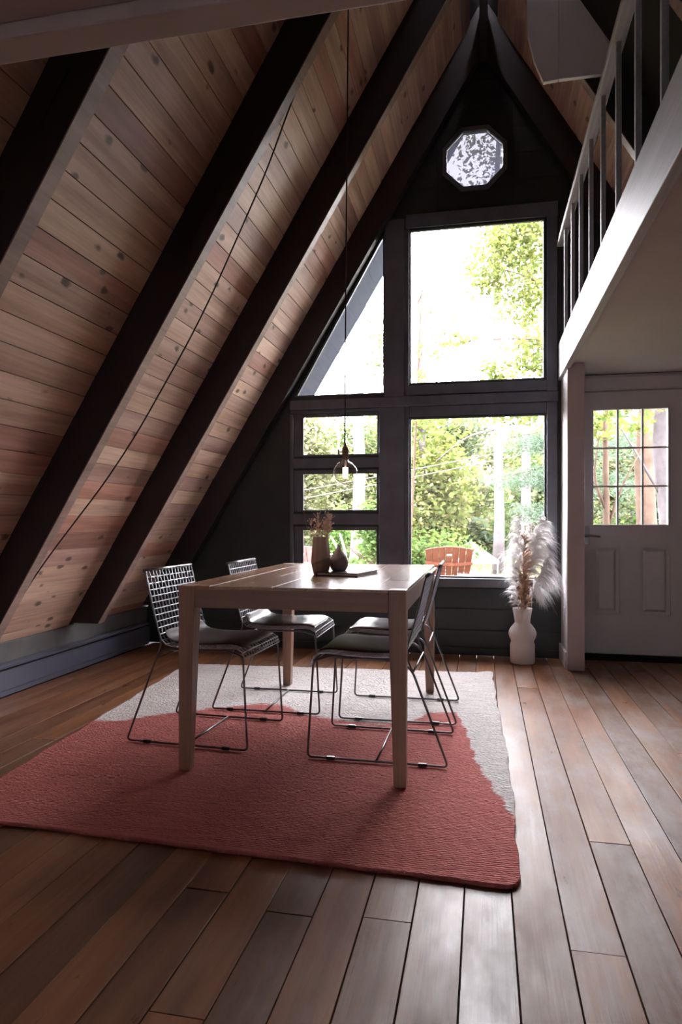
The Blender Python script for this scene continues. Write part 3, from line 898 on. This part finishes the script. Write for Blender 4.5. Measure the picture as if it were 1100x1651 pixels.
prof += [(.0165, .062), (.0135, .070)]
lathe(bm, prof, 36)
t = NT('bulb_glass'); t.p.inputs['Transmission Weight'].default_value = 0
tr = t.n('ShaderNodeBsdfTransparent'); tr.inputs[0].default_value = (.96, .95, .93, 1); gl = t.n('ShaderNodeBsdfGlossy'); gl.inputs['Roughness'].default_value = .03
lw = t.n('ShaderNodeLayerWeight'); lw.inputs[0].default_value = .35; mx = t.n('ShaderNodeMixShader'); mu = t.n('ShaderNodeMath', operation='MULTIPLY'); mu.inputs[1].default_value = .55
t.l(lw.outputs['Facing'], mu.inputs[0]); t.l(mu.outputs[0], mx.inputs[0]); t.l(tr.outputs[0], mx.inputs[1]); t.l(gl.outputs[0], mx.inputs[2]); t.l(mx.outputs[0], t.out.inputs[0])
done('bulb_glass', bm, t.m, pd, True)
bm = bmesh.new(); lathe(bm, [(.0, .03), (.006, .03), (.004, .062), (.0, .066)], 10); done('glass_mount', bm, M['plastic'], pd, True)
t = NT('filament'); t.p.inputs['Emission Color'].default_value = (1, .72, .42, 1); t.p.inputs['Emission Strength'].default_value = 14
bm = bmesh.new()
for k in range(8):
    a = 2*math.pi*k/8; x, y = .011*math.cos(a), .011*math.sin(a)
    tube(bm, [(x, y, -.026), (x*1.05, y*1.05, .028)], .0011, 5)
done('filament', bm, t.m, pd)
# ceiling hook and swagged cord along the second rafter
bm = bmesh.new(); tube(bm, rounded([(0, 0, 2.47), (.0, 0, 2.425), (.03, 0, 2.425), (.03, 0, 2.45)], .012, 4), .003, 6); hk = done('hook', bm, M['brass'], pd, True); hk.location = (.003, 0, .0)
sc = empty('swag_cord', (0, 0, 0), 0, 'black electric cord swagged diagonally down in front of the pine planks', 'cord')
pts = [(-.60, 3.10, 3.52), (-.72, 3.10, 3.31), (-.869, 3.10, 3.06), (-1.021, 3.10, 2.675), (-1.285, 3.10, 2.13), (-1.416, 3.10, 1.89), (-1.70, 3.10, 1.435), (-1.875, 3.10, 1.195), (-2.185, 3.10, .83), (-2.32, 3.10, .655), (-2.44, 3.10, .46)]
bm = bmesh.new(); tube(bm, rounded(pts, .12, 3), .0042, 6); done('cord', bm, M['cord'], sc, True)

# ------------------------------------------------------------------ floor vase and pampas
fv = empty('floor_vase', (.268, 4.93, 0), 0, 'white matte hourglass ceramic floor vase standing by the black wall', 'vase')
bm = bmesh.new()
prof = [(.076, 0), (.083, .004), (.085, .012), (.0855, .125), (.084, .137), (.078, .150), (.080, .160), (.090, .180), (.0965, .203), (.0955, .218), (.085, .243), (.066, .268), (.0545, .282), (.053, .290), (.056, .315), (.068, .386), (.064, .387), (.052, .315), (.048, .285), (.06, .24), (.06, .03)]
lathe(bm, prof, 40); done('vase_body', bm, M['ceramic'], fv, True)
def plume(base, ctrl, tip, n, length, side, col, label, seed, start=.3, droop=.5):
    r = np.random.default_rng(seed)
    o = empty('pampas_stalk', base, 0, label, 'pampas grass', 'pampas plumes in the white floor vase')
    b = np.zeros(3); c = np.array(ctrl)-np.array(base); e = np.array(tip)-np.array(base)
    B = lambda t: (((1-t)**2)[:, None]*b+(2*t*(1-t))[:, None]*c+(t**2)[:, None]*e)
    D = lambda t: ((2*(1-t))[:, None]*(c-b)+(2*t)[:, None]*(e-c))
    bm = bmesh.new(); ts = np.linspace(0, 1, 12); tube(bm, [tuple(p) for p in B(ts)], [.0032*(1-.75*t) for t in ts], 5); done('stem', bm, M['stem'], o, True)
    nb_ = 60; per = max(8, int(n*1.9)//nb_)
    K = 6; sL = np.linspace(0, 1, K); VV = []; CC = []
    tt = start+(1-start)*(np.arange(nb_)+r.random(nb_))/nb_
    Pb = B(tt); Db = D(tt); Db /= np.linalg.norm(Db, axis=1)[:, None]
    for i in range(nb_):
        d = Db[i]; rad = r.normal(0, 1, 3)+np.array(side)*1.3; rad -= rad.dot(d)*d; rad /= np.linalg.norm(rad)
        q = (tt[i]-start)/(1-start)
        env = max(.30, math.sin(math.pi*min(1, q*.72+.22)))
        Lb = length*env*r.uniform(.6, 1.25)
        m = per
        f0 = r.random(m)*.75                     # where the strand leaves its branchlet
        Ls = Lb*r.uniform(.28, .6, m)
        ax = d*.85+rad*.42; ax /= np.linalg.norm(ax)
        def bc(f):                               # branchlet curve: rises, spreads, droops
            f = np.asarray(f)[:, None]
            p = Pb[i]+ax*(Lb*f)+rad*(Lb*.14*f**2)+np.array(side)*(Lb*.40*f**2)
            p = p+np.array([0, 0, -1.0])*(Lb*droop*1.1*f**2.4)
            return p
        own = r.normal(0, 1, (m, 3)); own /= np.linalg.norm(own, axis=1)[:, None]
        ph = r.random(m)*6.28; V = np.zeros((m, K, 2, 3))
        for k in range(K):
            ff = f0+sL[k]*Ls/Lb*1.25
            p = bc(ff)+own*(Ls*.42*sL[k]**1.2)[:, None]
            p[:, 2] -= Ls*droop*.5*sL[k]**2
            p += np.cross(own, d)*(Ls*.08*np.sin(sL[k]*6+ph))[:, None]
            ww_ = .0013*(1-.7*sL[k])
            wv = np.cross(own, ax); wv /= np.linalg.norm(wv, axis=1)[:, None]+1e-6
            V[:, k, 0] = p-wv*ww_; V[:, k, 1] = p+wv*ww_
        VV.append(V); CC.append(np.array(col)*(1+r.normal(0, .05, (m, 1, 1, 1)))*(.92+.16*r.random())+np.zeros((m, K, 2, 3)))
    V = np.concatenate(VV); cc = np.concatenate(CC); n = len(V)
    idx = np.arange(n*K*2).reshape(n, K, 2)
    F = np.stack([idx[:, :-1, 0], idx[:, 1:, 0], idx[:, 1:, 1], idx[:, :-1, 1]], -1).reshape(-1, 4)
    me = raw_mesh('plume', V.reshape(-1, 3), F, cc.reshape(-1, 3).clip(0, 1))
    p = link('plume', me, M['fluff'], o); p['kind'] = 'stuff'
    return o
bx_, by_ = .268, 4.93
WH = (.96, .94, .94); TAN = (.62, .43, .30)
plume((bx_-.01, by_, .36), (bx_-.025, by_, .72), (bx_-.022, by_-.01, 1.035), 3600, .125, (-.22, -.1, .1), WH, 'tall white pampas plume upright on the left of the floor vase', 1)
plume((bx_+.01, by_+.01, .36), (bx_+.06, by_, .80), (bx_+.125, by_-.02, 1.03), 3800, .135, (.45, .0, -.1), WH, 'tall white pampas plume arching right toward the white post', 2)
plume((bx_-.008, by_-.02, .36), (bx_+.0, by_-.03, .62), (bx_+.015, by_-.04, .96), 2200, .085, (.0, -.2, .0), TAN, 'tan pampas plume in the middle of the bunch', 3, .12, .25)
plume((bx_+.015, by_-.01, .36), (bx_+.10, by_-.02, .60), (bx_+.165, by_-.03, .74), 3200, .115, (.45, -.2, -.2), WH, 'white pampas plume drooping low on the right', 4, .25, .75)
plume((bx_-.02, by_+.01, .36), (bx_-.055, by_, .55), (bx_-.055, by_, .84), 2800, .085, (-.25, -.1, .0), WH, 'shorter white pampas plume hugging the left side of the bunch', 5, .08, .45)
plume((bx_+.0, by_+.02, .36), (bx_+.03, by_+.03, .7), (bx_+.06, by_+.03, .98), 2600, .12, (.2, .1, .1), (.80, .75, .70), 'white pampas plume behind the tan one, between the two tallest', 6)
plume((bx_+.012, by_-.03, .36), (bx_+.02, by_-.05, .48), (bx_+.0, by_-.06, .70), 1500, .075, (.1, -.3, .0), (.66, .47, .35), 'short tan pampas plume low in front of the bunch', 7, .05, .3)

# ------------------------------------------------------------------ outside
GZ = -.35
def ground():
    n = 90
    xs = np.linspace(-45, 45, n); ys = np.linspace(5.35, 75, n)
    X, Y = np.meshgrid(xs, ys); r = np.random.default_rng(8)
    Z = GZ+.05*np.sin(X*.9+Y*.3)+.05*np.sin(Y*.7)+.012*(Y-14).clip(0)
    V = np.stack([X, Y, Z], -1).reshape(-1, 3)
    i, j = np.meshgrid(np.arange(n-1), np.arange(n-1)); a = (j*n+i).ravel()
    me = raw_mesh('ground', V, np.stack([a, a+1, a+n+1, a+n], 1))
    t = NT('forest_floor'); c = t.coord()
    t.l(t.ramp(t.noise(c, 1.1, 8, .7), [(.3, (.035, .042, .016)), (.5, (.075, .073, .040)), (.7, (.09, .083, .055))]), t.p.inputs['Base Color']); t.p.inputs['Roughness'].default_value = .95; t.p.inputs['Specular IOR Level'].default_value = .05
    o = link('ground', me, t.m, None, True); tag(o, kind='structure')
ground()
def gz(x, y): return GZ+.05*math.sin(x*.9+y*.3)+.05*math.sin(y*.7)+.012*max(0, y-14)

def leaf_mesh(blobs, size, cols, seed, flat=.4, aspect=.6, clump=.35, per=28):
    """blobs: (cx,cy,cz,rx,ry,rz,n)"""
    r = np.random.default_rng(seed); Vs = []; Cs = []
    for (cx, cy, cz, rx, ry, rz, n) in blobs:
        k = max(3, n//per)
        d = r.normal(0, 1, (k, 3)); d /= np.linalg.norm(d, axis=1)[:, None]
        cl = d*(r.random((k, 1))**(1/2.2))*np.array([rx, ry, rz])+np.array([cx, cy, cz])
        c = cl[r.integers(0, k, n)]+r.normal(0, 1, (n, 3))*np.array([rx, ry, rz*.7])*clump*.55
        t = r.normal(0, 1, (n, 3)); t[:, 2] = t[:, 2]*.5-.3; t /= np.linalg.norm(t, axis=1)[:, None]
        nn = r.normal(0, 1, (n, 3)); nn[:, 2] += 1.0/flat*.6; nn -= (nn*t).sum(1)[:, None]*t; nn /= np.linalg.norm(nn, axis=1)[:, None]
        s = np.cross(nn, t); L = size*(.6+.8*r.random((n, 1)))
        q = np.stack([c-t*L*.5, c+s*L*aspect*.5+t*L*.08, c+t*L*.5, c-s*L*aspect*.5+t*L*.08], 1)
        Vs.append(q.reshape(-1, 3))
        ci = np.array(cols)[r.integers(0, len(cols), n)]*(.75+.5*r.random((n, 1)))
        Cs.append(np.repeat(ci, 4, 0))
    V = np.vstack(Vs); F = np.arange(len(V)).reshape(-1, 4)
    return V, F, np.vstack(Cs)
MAPLE = [(0.093, 0.109, 0.037), (0.111, 0.122, 0.042), (0.069, 0.092, 0.032), (0.13, 0.13, 0.055)]
GREEN = [(0.056, 0.095, 0.031), (0.071, 0.115, 0.039), (0.043, 0.073, 0.026), (0.087, 0.124, 0.046)]
PALE = [(0.107, 0.116, 0.068), (0.125, 0.125, 0.076), (0.088, 0.098, 0.057), (0.146, 0.14, 0.093)]
PINE = [(0.061, 0.09, 0.067), (0.072, 0.104, 0.08), (0.084, 0.116, 0.09)]

def tree(name, label, x, y, h, r0, blobs, size, cols, seed, bark='bark', lean=(0, 0), branches=(), group=None, mat='leaf', aspect=.6, per=28, clump=.35, cat='tree'):
    z0 = gz(x, y)-.05
    o = empty(name, (x, y, z0), 0, label, cat, group)
    rr = random.Random(seed)
    pts = [(lean[0]*(k/8)**1.2*h+rr.uniform(-1, 1)*r0*.35*(0 < k), lean[1]*k/8*h+rr.uniform(-1, 1)*r0*.3*(0 < k), h*k/8) for k in range(9)]
    bm = bmesh.new(); tube(bm, pts, [r0*(1.25 if k == 0 else 1-.08*k) for k in range(9)], 9); tr_ = done('trunk', bm, M[bark], o, True)
    for br in branches:     # absolute points
        bm = bmesh.new(); P = [Vector(p)-Vector((x, y, z0)) for p in br[1:]]
        P2 = rounded(P, .4, 4); tube(bm, P2, [br[0]*(1-.7*k/(len(P2)-1)) for k in range(len(P2))], 6); done('branch', bm, M[bark], o, True)
    if blobs:
        V, F, cc = leaf_mesh(blobs, size, cols, seed, aspect=aspect, per=per, clump=clump)
        V = V-np.array([x, y, z0])
        f = link('foliage', raw_mesh('foliage', V, F, cc), M[mat], o); f['kind'] = 'stuff'
    return o

def sx(px, Y, py=None):
    pass
# broad maple right of the big window, its boughs reaching across the glass
tree('maple_tree', 'large yellow-green maple tree whose leafy boughs fill the upper right of the big window', 2.05, 9.3, 8.5, .14,
     [(.72, 9.4, 4.9, .55, .6, .62, 2100), (.30, 9.3, 4.7, .42, .5, .42, 1200), (.05, 9.2, 4.25, .34, .4, .30, 560), (.62, 9.5, 4.0, .48, .5, .42, 1200), (.75, 9.4, 3.25, .42, .5, .30, 1000),
      (-.25, 9.2, 3.42, .30, .3, .10, 110), (.20, 9.3, 3.0, .28, .3, .18, 260), (.95, 9.6, 5.8, .7, .7, .6, 700), (.45, 9.3, 2.5, .60, .4, .22, 520), (1.35, 9.3, 2.25, .30, .4, .22, 200)],
     .075, MAPLE, 21, 'brownbark', branches=[
         (.055, (2.0, 9.3, 4.2), (1.2, 9.3, 5.1), (.62, 9.25, 5.55), (.15, 9.2, 5.35), (-.05, 9.2, 4.9)),
         (.030, (2.0, 9.3, 3.4), (1.0, 9.3, 3.95), (.55, 9.25, 4.25), (.15, 9.2, 4.35)),
         (.022, (2.0, 9.3, 3.0), (1.0, 9.3, 3.35), (.4, 9.2, 3.42), (-.3, 9.2, 3.4)),
         (.012, (.75, 9.3, 4.1), (.9, 9.3, 3.9), (.95, 9.3, 3.6))], per=16, clump=.42)
tree('sapling', 'thin bare-topped sapling at the left edge of the big window', -1.02, 9.4, 5.2, .022,
     [(-.78, 9.3, 3.1, .26, .3, .34, 130), (-.72, 9.4, 2.5, .28, .3, .22, 120), (-.85, 9.4, 3.9, .2, .3, .2, 20)], .075, GREEN[:2]+MAPLE[:2], 22, 'brownbark', lean=(.04, 0), branches=[
         (.009, (-.95, 9.4, 2.9), (-.80, 9.4, 3.5), (-.62, 9.35, 3.9)), (.008, (-.90, 9.4, 4.0), (-.70, 9.4, 4.5), (-.45, 9.4, 4.9)), (.007, (-.98, 9.4, 2.4), (-.80, 9.4, 2.6), (-.62, 9.4, 2.95))], per=10)
tree('tall_tree', 'tall straight tree with pale grey trunk seen through the middle of the lower big window', .33, 16.5, 12, .13, [(.5, 16.5, 9.6, 1.6, 1.5, 1.6, 900)], .12, PALE, 23, 'bark', branches=[
         (.03, (.33, 16.5, 3.2), (-.4, 16.2, 3.0), (-1.1, 16.0, 2.4)), (.025, (.33, 16.5, 4.5), (1.0, 16.5, 5.0), (1.6, 16.5, 5.4))])
tree('tall_tree', 'second pale trunk, farther back and to the right of the straight grey trunk', 1.12, 18.4, 13, .14, [(1.3, 18.4, 10.5, 1.8, 1.6, 1.6, 700)], .14, PALE, 24)
tree('birch_tree', 'leaning white birch trunk crossing the three small left windows', -2.27, 12, 9, .125, [(-2.4, 12.4, 6.0, 1.2, 1.2, 1.0, 420)], .10, PALE, 25, 'birch', lean=(.03, 0))
tree('pine_tree', 'soft blue-green pine with feathery boughs at the right of the lower big window', 1.75, 12.5, 8, .12,
     [(1.0, 12.2, 2.35, .75, .6, .20, 2600), (.95, 12.4, 1.75, .85, .6, .22, 2800), (1.1, 12.2, 1.15, .65, .6, .20, 2000), (1.3, 12.5, 3.0, .8, .6, .25, 1800), (1.9, 12.3, 1.6, .9, .6, .3, 2000), (2.4, 12.3, 2.3, .9, .6, .3, 2000)],
     .13, PINE, 26, 'brownbark', mat='needle', aspect=.10, per=60, clump=.45, branches=[
         (.025, (1.75, 12.5, 1.9), (1.2, 12.4, 2.0), (.5, 12.2, 1.8)), (.025, (1.75, 12.5, 2.6), (1.2, 12.3, 2.6), (.4, 12.2, 2.45)), (.02, (1.75, 12.5, 1.2), (1.2, 12.3, 1.3), (.6, 12.2, 1.2))])
tree('thick_tree', 'thick mottled grey tree trunk in the right panes of the door window', 2.02, 8.0, 9, .17, [(1.7, 8.2, 2.15, .35, .4, .22, 170), (2.1, 7.9, 2.45, .3, .3, .2, 110)], .08, GREEN[1:2]+MAPLE[:2], 27, 'bark', branches=[
         (.022, (2.0, 8.0, .55), (1.6, 7.9, .95), (1.15, 7.8, .62)), (.018, (1.95, 8.0, 1.2), (1.55, 7.9, 1.9), (1.3, 7.9, 2.3))], per=12)
tree('crooked_tree', 'crooked thin brown tree in the left panes of the door window', 1.28, 7.6, 3.2, .05, [(1.25, 7.7, 2.02, .20, .25, .22, 190), (1.5, 7.7, 2.2, .25, .25, .12, 60)], .075, GREEN[1:2]+MAPLE[:2], 28, 'brownbark', branches=[
         (.022, (1.28, 7.6, 1.1), (1.14, 7.6, 1.45), (1.20, 7.6, 1.9)), (.018, (1.28, 7.6, .9), (1.42, 7.6, 1.35), (1.62, 7.6, 1.75)), (.016, (1.28, 7.6, .75), (1.05, 7.6, .55), (.9, 7.6, .5))], per=12)
# shrubs
def shrub(label, x, y, blobs, seed, cols=GREEN):
    z0 = gz(x, y)
    o = empty('shrub', (x, y, z0), 0, label, 'shrub', 'green shrubs outside the windows')
    bm = bmesh.new(); rr = random.Random(seed)
    for k in range(7): tube(bm, [(0, 0, -.05), (rr.uniform(-.25, .25), rr.uniform(-.2, .2), .45), (rr.uniform(-.5, .5), rr.uniform(-.3, .3), .85)], [.015, .01, .005], 5)
    st = done('stems', bm, M['brownbark'], o); st['kind'] = 'stuff'
    V, F, cc = leaf_mesh(blobs, .085, cols, seed); V = V-np.array([x, y, z0])
    f = link('foliage', raw_mesh('foliage', V, F, cc), M['leaf'], o); f['kind'] = 'stuff'
shrub('rounded bright green shrub behind the red slatted chair', -.95, 11.2, [(-.95, 11.2, .42, .75, .5, .42, 2400), (-1.45, 11.0, .65, .35, .4, .5, 900)], 31)
shrub('leafy green shrub right of the white birch trunk', -1.82, 11.0, [(-1.80, 11.0, .75, .26, .4, .55, 1200), (-1.95, 10.6, .15, .55, .4, .25, 900)], 32)
shrub('dark green shrub beyond the table vases', -2.75, 13, [(-2.75, 13, .75, .5, .5, .55, 1300)], 33)
# woods behind
bg_n = 0
def woods():
    r = random.Random(99)
    k = 0
    spots = []
    for j, yy in enumerate((20, 23.5, 27, 31, 36, 42)):
        m = int(.80*yy/3.5)
        for q in range(m+1):
            spots.append((-.44*yy+(q+.5*(j % 2))*3.5+r.uniform(-.25, .25), yy+r.uniform(-.3, .3)))
    for i, (x, y) in enumerate(spots):
        h = r.uniform(7, 12)
        top = 1+.15*y*r.uniform(.6, 1.05)
        big = 4200 if y < 30 else 3200
        blobs = [(x+r.uniform(-.3, .3), y+r.uniform(-.2, .2), r.uniform(.8, max(1.5, top)), r.uniform(.9, 1.3) if y < 26 else r.uniform(1.3, 2.0), .9, r.uniform(.6, 1.3), int(big*r.uniform(.2, .45))) for _ in range(5)]
        if r.random() < .35: blobs.append((x, y, h*.95+2, 1.1, 1.0, 1.1, 260))
        cols = [PALE, PALE, MAPLE, GREEN+PALE, PALE+PINE][i % 5]
        tree('forest_tree', 'slender pale tree among the hazy woods behind the garden', x, y, h+1.5, r.uniform(.05, .13), blobs, .17 if y < 30 else .24, cols, 200+i, 'birch' if i % 3 == 0 else 'bark', lean=(r.uniform(-.04, .04), 0), group='woods behind the garden', per=22)
    for i in range(16):        # undergrowth band
        y = (21.8, 25.3, 29, 33.5)[i % 4]; x = -.40*y+(i//4)*.19*y+r.uniform(-.3, .3)
        z0 = gz(x, y)
        o = empty('undergrowth_bush', (x, y, z0), 0, 'hazy green undergrowth bush among the trees of the woods', 'bush', 'undergrowth in the woods')
        V, F, cc = leaf_mesh([(0, 0, .7, 1.5, .6, .8, 1300)], .2, [GREEN, PALE, PALE+PINE][i % 3], 400+i)
        f = link('foliage', raw_mesh('foliage', V, F, cc), M['leaf'], o); f['kind'] = 'stuff'
        bm = bmesh.new()
        for _ in range(5): tube(bm, [(0, 0, -.1), (r.uniform(-.9, .9), r.uniform(-.6, .6), .9)], .03, 5)
        st = done('stems', bm, M['brownbark'], o); st['kind'] = 'stuff'
woods()
# dry grass
def grass():
    r = np.random.default_rng(5); n = 16000
    y = 7+r.random(n)**1.6*15; x = (r.random(n)*.95-.5)*y
    z = GZ+.05*np.sin(x*.9+y*.3)+.05*np.sin(y*.7)+.012*(y-14).clip(0)
    b = np.stack([x, y, z-.01], 1); h = r.uniform(.12, .42, n); d = r.normal(0, .45, (n, 2))*h[:, None]
    wv = r.normal(0, 1, (n, 3)); wv[:, 2] = 0; wv /= np.linalg.norm(wv, axis=1)[:, None]; wv *= .006
    t1 = b+np.stack([d[:, 0]*.4, d[:, 1]*.4, h*.6], 1); t2 = b+np.stack([d[:, 0], d[:, 1], h*.85], 1)
    V = np.stack([b-wv, b+wv, t1+wv*.8, t1-wv*.8, t2+wv*.2, t2-wv*.2], 1).reshape(-1, 3)
    i = np.arange(n)*6
    F = np.vstack([np.stack([i, i+1, i+2, i+3], 1), np.stack([i+3, i+2, i+4, i+5], 1)])
    cols = np.array([(.105, .098, .058), (.09, .098, .045), (.115, .105, .07), (.065, .085, .03)])[r.integers(0, 4, n)]
    o = link('meadow_grass', raw_mesh('meadow_grass', V, F, np.repeat(cols, 6, 0)), M['leaf'])
    tag(o, 'dry yellow-green grass growing across the garden outside', 'grass', kind='stuff')
grass()

# slatted garden chairs
def adirondack(loc, rz, mat, label):
    c = empty('adirondack_chair', loc, rz, label, 'garden chair')
    # local: back faces -y (towards the house), sitter looks +y
    n = 7; rng = random.Random(2)
    for k in range(n):
        s = (k-(n-1)/2)/((n-1)/2)
        x0, x1 = s*.185, s*.245
        hgt = .99-.025*s*s
        bm = bmesh.new()
        w0, w1 = .0285, .0375
        lo = Vector((x0, .0, .28)); hi = Vector((x1, -.22, hgt))
        for (yy) in (0,):
            a = [bm.verts.new(lo+Vector((-w0, 0, 0))), bm.verts.new(lo+Vector((w0, 0, 0))), bm.verts.new(hi+Vector((w1, 0, -.008*s))), bm.verts.new(hi+Vector((-w1, 0, .008*s)))]
            b = [bm.verts.new(v.co+Vector((0, .02, .006))) for v in a]
            bm.faces.new(a); bm.faces.new(b[::-1])
            for i in range(4): bm.faces.new((a[i], a[(i+1) % 4], b[(i+1) % 4], b[i]))
        done('back_slat', bm, mat, c, bevel=.003)
    bm = bmesh.new(); pts = [(-.275+.55*k/8, -.205-.012*(1-abs(k-4)/4)+.012, .80-.02*math.sin(k/8*math.pi)) for k in range(9)]
    for a, b in zip(pts, pts[1:]): bx(bm, a[0], b[0], a[1]-.018, a[1]+.004, a[2]-.017, a[2]+.017)
    done('back_batten', bm, mat, c)
    box('back_batten', -.24, .24, -.085, -.062, .48, .53, mat, c, bevel=.003)
    box('nameplate', -.028, .028, -.236, -.226, .885, .905, M['plastic'], c)
    for s in (-1, 1):
        bm = bmesh.new(); bx(bm, s*.36-.065, s*.36+.065, -.18, .55, .545, .565); done('armrest', bm, M['lit_arm'], c, bevel=.006)
        bm = bmesh.new(); bx(bm, s*.33-.02, s*.33+.02, .38, .50, 0, .545); done('front_leg', bm, mat, c, bevel=.004)
        bm = bmesh.new(); vs = [(s*.27, -.42, .0), (s*.27, -.30, .0), (s*.27, .50, .30), (s*.27, .50, .42)]
        A = [bm.verts.new((x-.014, y, z)) for x, y, z in vs]; B = [bm.verts.new((x+.014, y, z)) for x, y, z in vs]
        bm.faces.new(A); bm.faces.new(B[::-1])
        for i in range(4): bm.faces.new((A[i], A[(i+1) % 4], B[(i+1) % 4], B[i]))
        done('rear_leg', bm, mat, c)
        box('arm_post', s*.30-.02, s*.30+.02, -.16, -.10, .30, .545, mat, c, bevel=.003)
    for k in range(6):
        y = .02+k*.085
        box('seat_slat', -.27, .27, y, y+.075, .305+y*.16, .325+y*.16, mat, c, bevel=.003)
    return c
M['lit_arm'] = plain('lit_cedar_arm', (.16, .12, .10), .7, var=.1, spec=.1)  # armrests paler than the slats: light on them put into the colour
adirondack((-.43, 8.35, gz(-.43, 8.35)+.03), math.radians(8), M['redwood'], 'red-brown slatted garden chair seen from behind through the large lower window')
adirondack((-2.19, 8.45, gz(-2.2, 8.45)+.03), math.radians(-10), M['pinkwood'], 'faded pinkish slatted garden chair behind the tall vase, outside the small window')
# white pyramid canopy
cp = empty('garden_canopy', (-.25, 14, gz(-.25, 14)), math.radians(20), 'small white pyramid canopy behind the red garden chair', 'canopy')
bm = bmesh.new(); H = .43
bs = [bm.verts.new((sxx*H, syy*H, .62)) for sxx, syy in ((-1, -1), (1, -1), (1, 1), (-1, 1))]; lo = [bm.verts.new((v.co.x, v.co.y, .56)) for v in bs]; ap = bm.verts.new((0, 0, 1.0))
for i in range(4): bm.faces.new((bs[i], bs[(i+1) % 4], ap)); bm.faces.new((lo[i], lo[(i+1) % 4], bs[(i+1) % 4], bs[i]))
cv = done('canvas_top', bm, M['canvas'], cp); so = cv.modifiers.new('thickness', 'SOLIDIFY'); so.thickness = .006
for sxx in (-1, 1):
    for syy in (-1, 1):
        bm = bmesh.new(); tube(bm, [(sxx*H*.95, syy*H*.95, -.03), (sxx*H*.95, syy*H*.95, .60)], .012, 7); done('pole', bm, M['plastic'], cp)
# white round garden table right of the chair
gt = empty('garden_table', (-.10, 8.75, gz(-.1, 8.75)), 0, 'low round white garden table right of the red chair', 'table')
bm = bmesh.new(); lathe(bm, [(.0, .64), (.19, .64), (.20, .65), (.19, .665), (.0, .70)], 28); done('tabletop', bm, M['canvas'], gt, True)
bm = bmesh.new(); lathe(bm, [(.13, -.02), (.12, .0), (.03, .04), (.025, .64), (.0, .64)], 16); done('pedestal', bm, M['plastic'], gt, True)
# bleached branch
bb = empty('driftwood_branch', (-1.78, 8.7, gz(-1.78, 8.7)), 0, 'bleached white forked branch standing behind the bud vase outside', 'branch')
bm = bmesh.new()
for P, r in (([(0, 0, -.03), (-.04, 0, .5), (.02, 0, .85), (-.07, 0, 1.15)], .03), ([(-.02, 0, .75), (-.12, 0, 1.0), (-.2, 0, 1.12)], .022), ([(.02, 0, .6), (-.08, 0, .86), (-.22, 0, .88), (-.27, 0, .80)], .02), ([(0, 0, .45), (.12, 0, .7)], .02)):
    Q = rounded(P, .1, 3); tube(bm, Q, [r*(1-.55*k/(len(Q)-1)) for k in range(len(Q))], 7)
done('branch_wood', bm, M['birch'], bb, True)
# overhead cables between two utility poles
for i, x in enumerate((-9.0, 6.6)):
    up_ = empty('utility_pole', (x, 14.4, gz(x, 14.4)), 0, 'wooden utility pole at the ' + ('left' if i == 0 else 'right') + ' end of the overhead cables', 'pole')
    bm = bmesh.new(); tube(bm, [(0, 0, -.1), (0, 0, 4.6)], [.11, .08], 10); done('post', bm, M['brownbark'], up_, True)
    bm = bmesh.new(); bx(bm, -.05, .05, -.4, .4, 4.2, 4.3); done('crossarm', bm, M['brownbark'], up_, bevel=.005)
for i, (z0, z1) in enumerate(((.62, 3.55), (.86, 3.62))):
    P = []
    for k in range(31):
        t = k/30; x = -9+15.6*t
        P.append((x, 14.4, z0+(z1-z0)*t-.10*4*t*(1-t)))
    bm = bmesh.new(); tube(bm, P, .010, 6)
    o = done('overhead_cable', bm, M['wire'], None, True)
    tag(o, ('lower' if i == 0 else 'upper')+' overhead cable crossing the woods beyond the windows', 'cable')
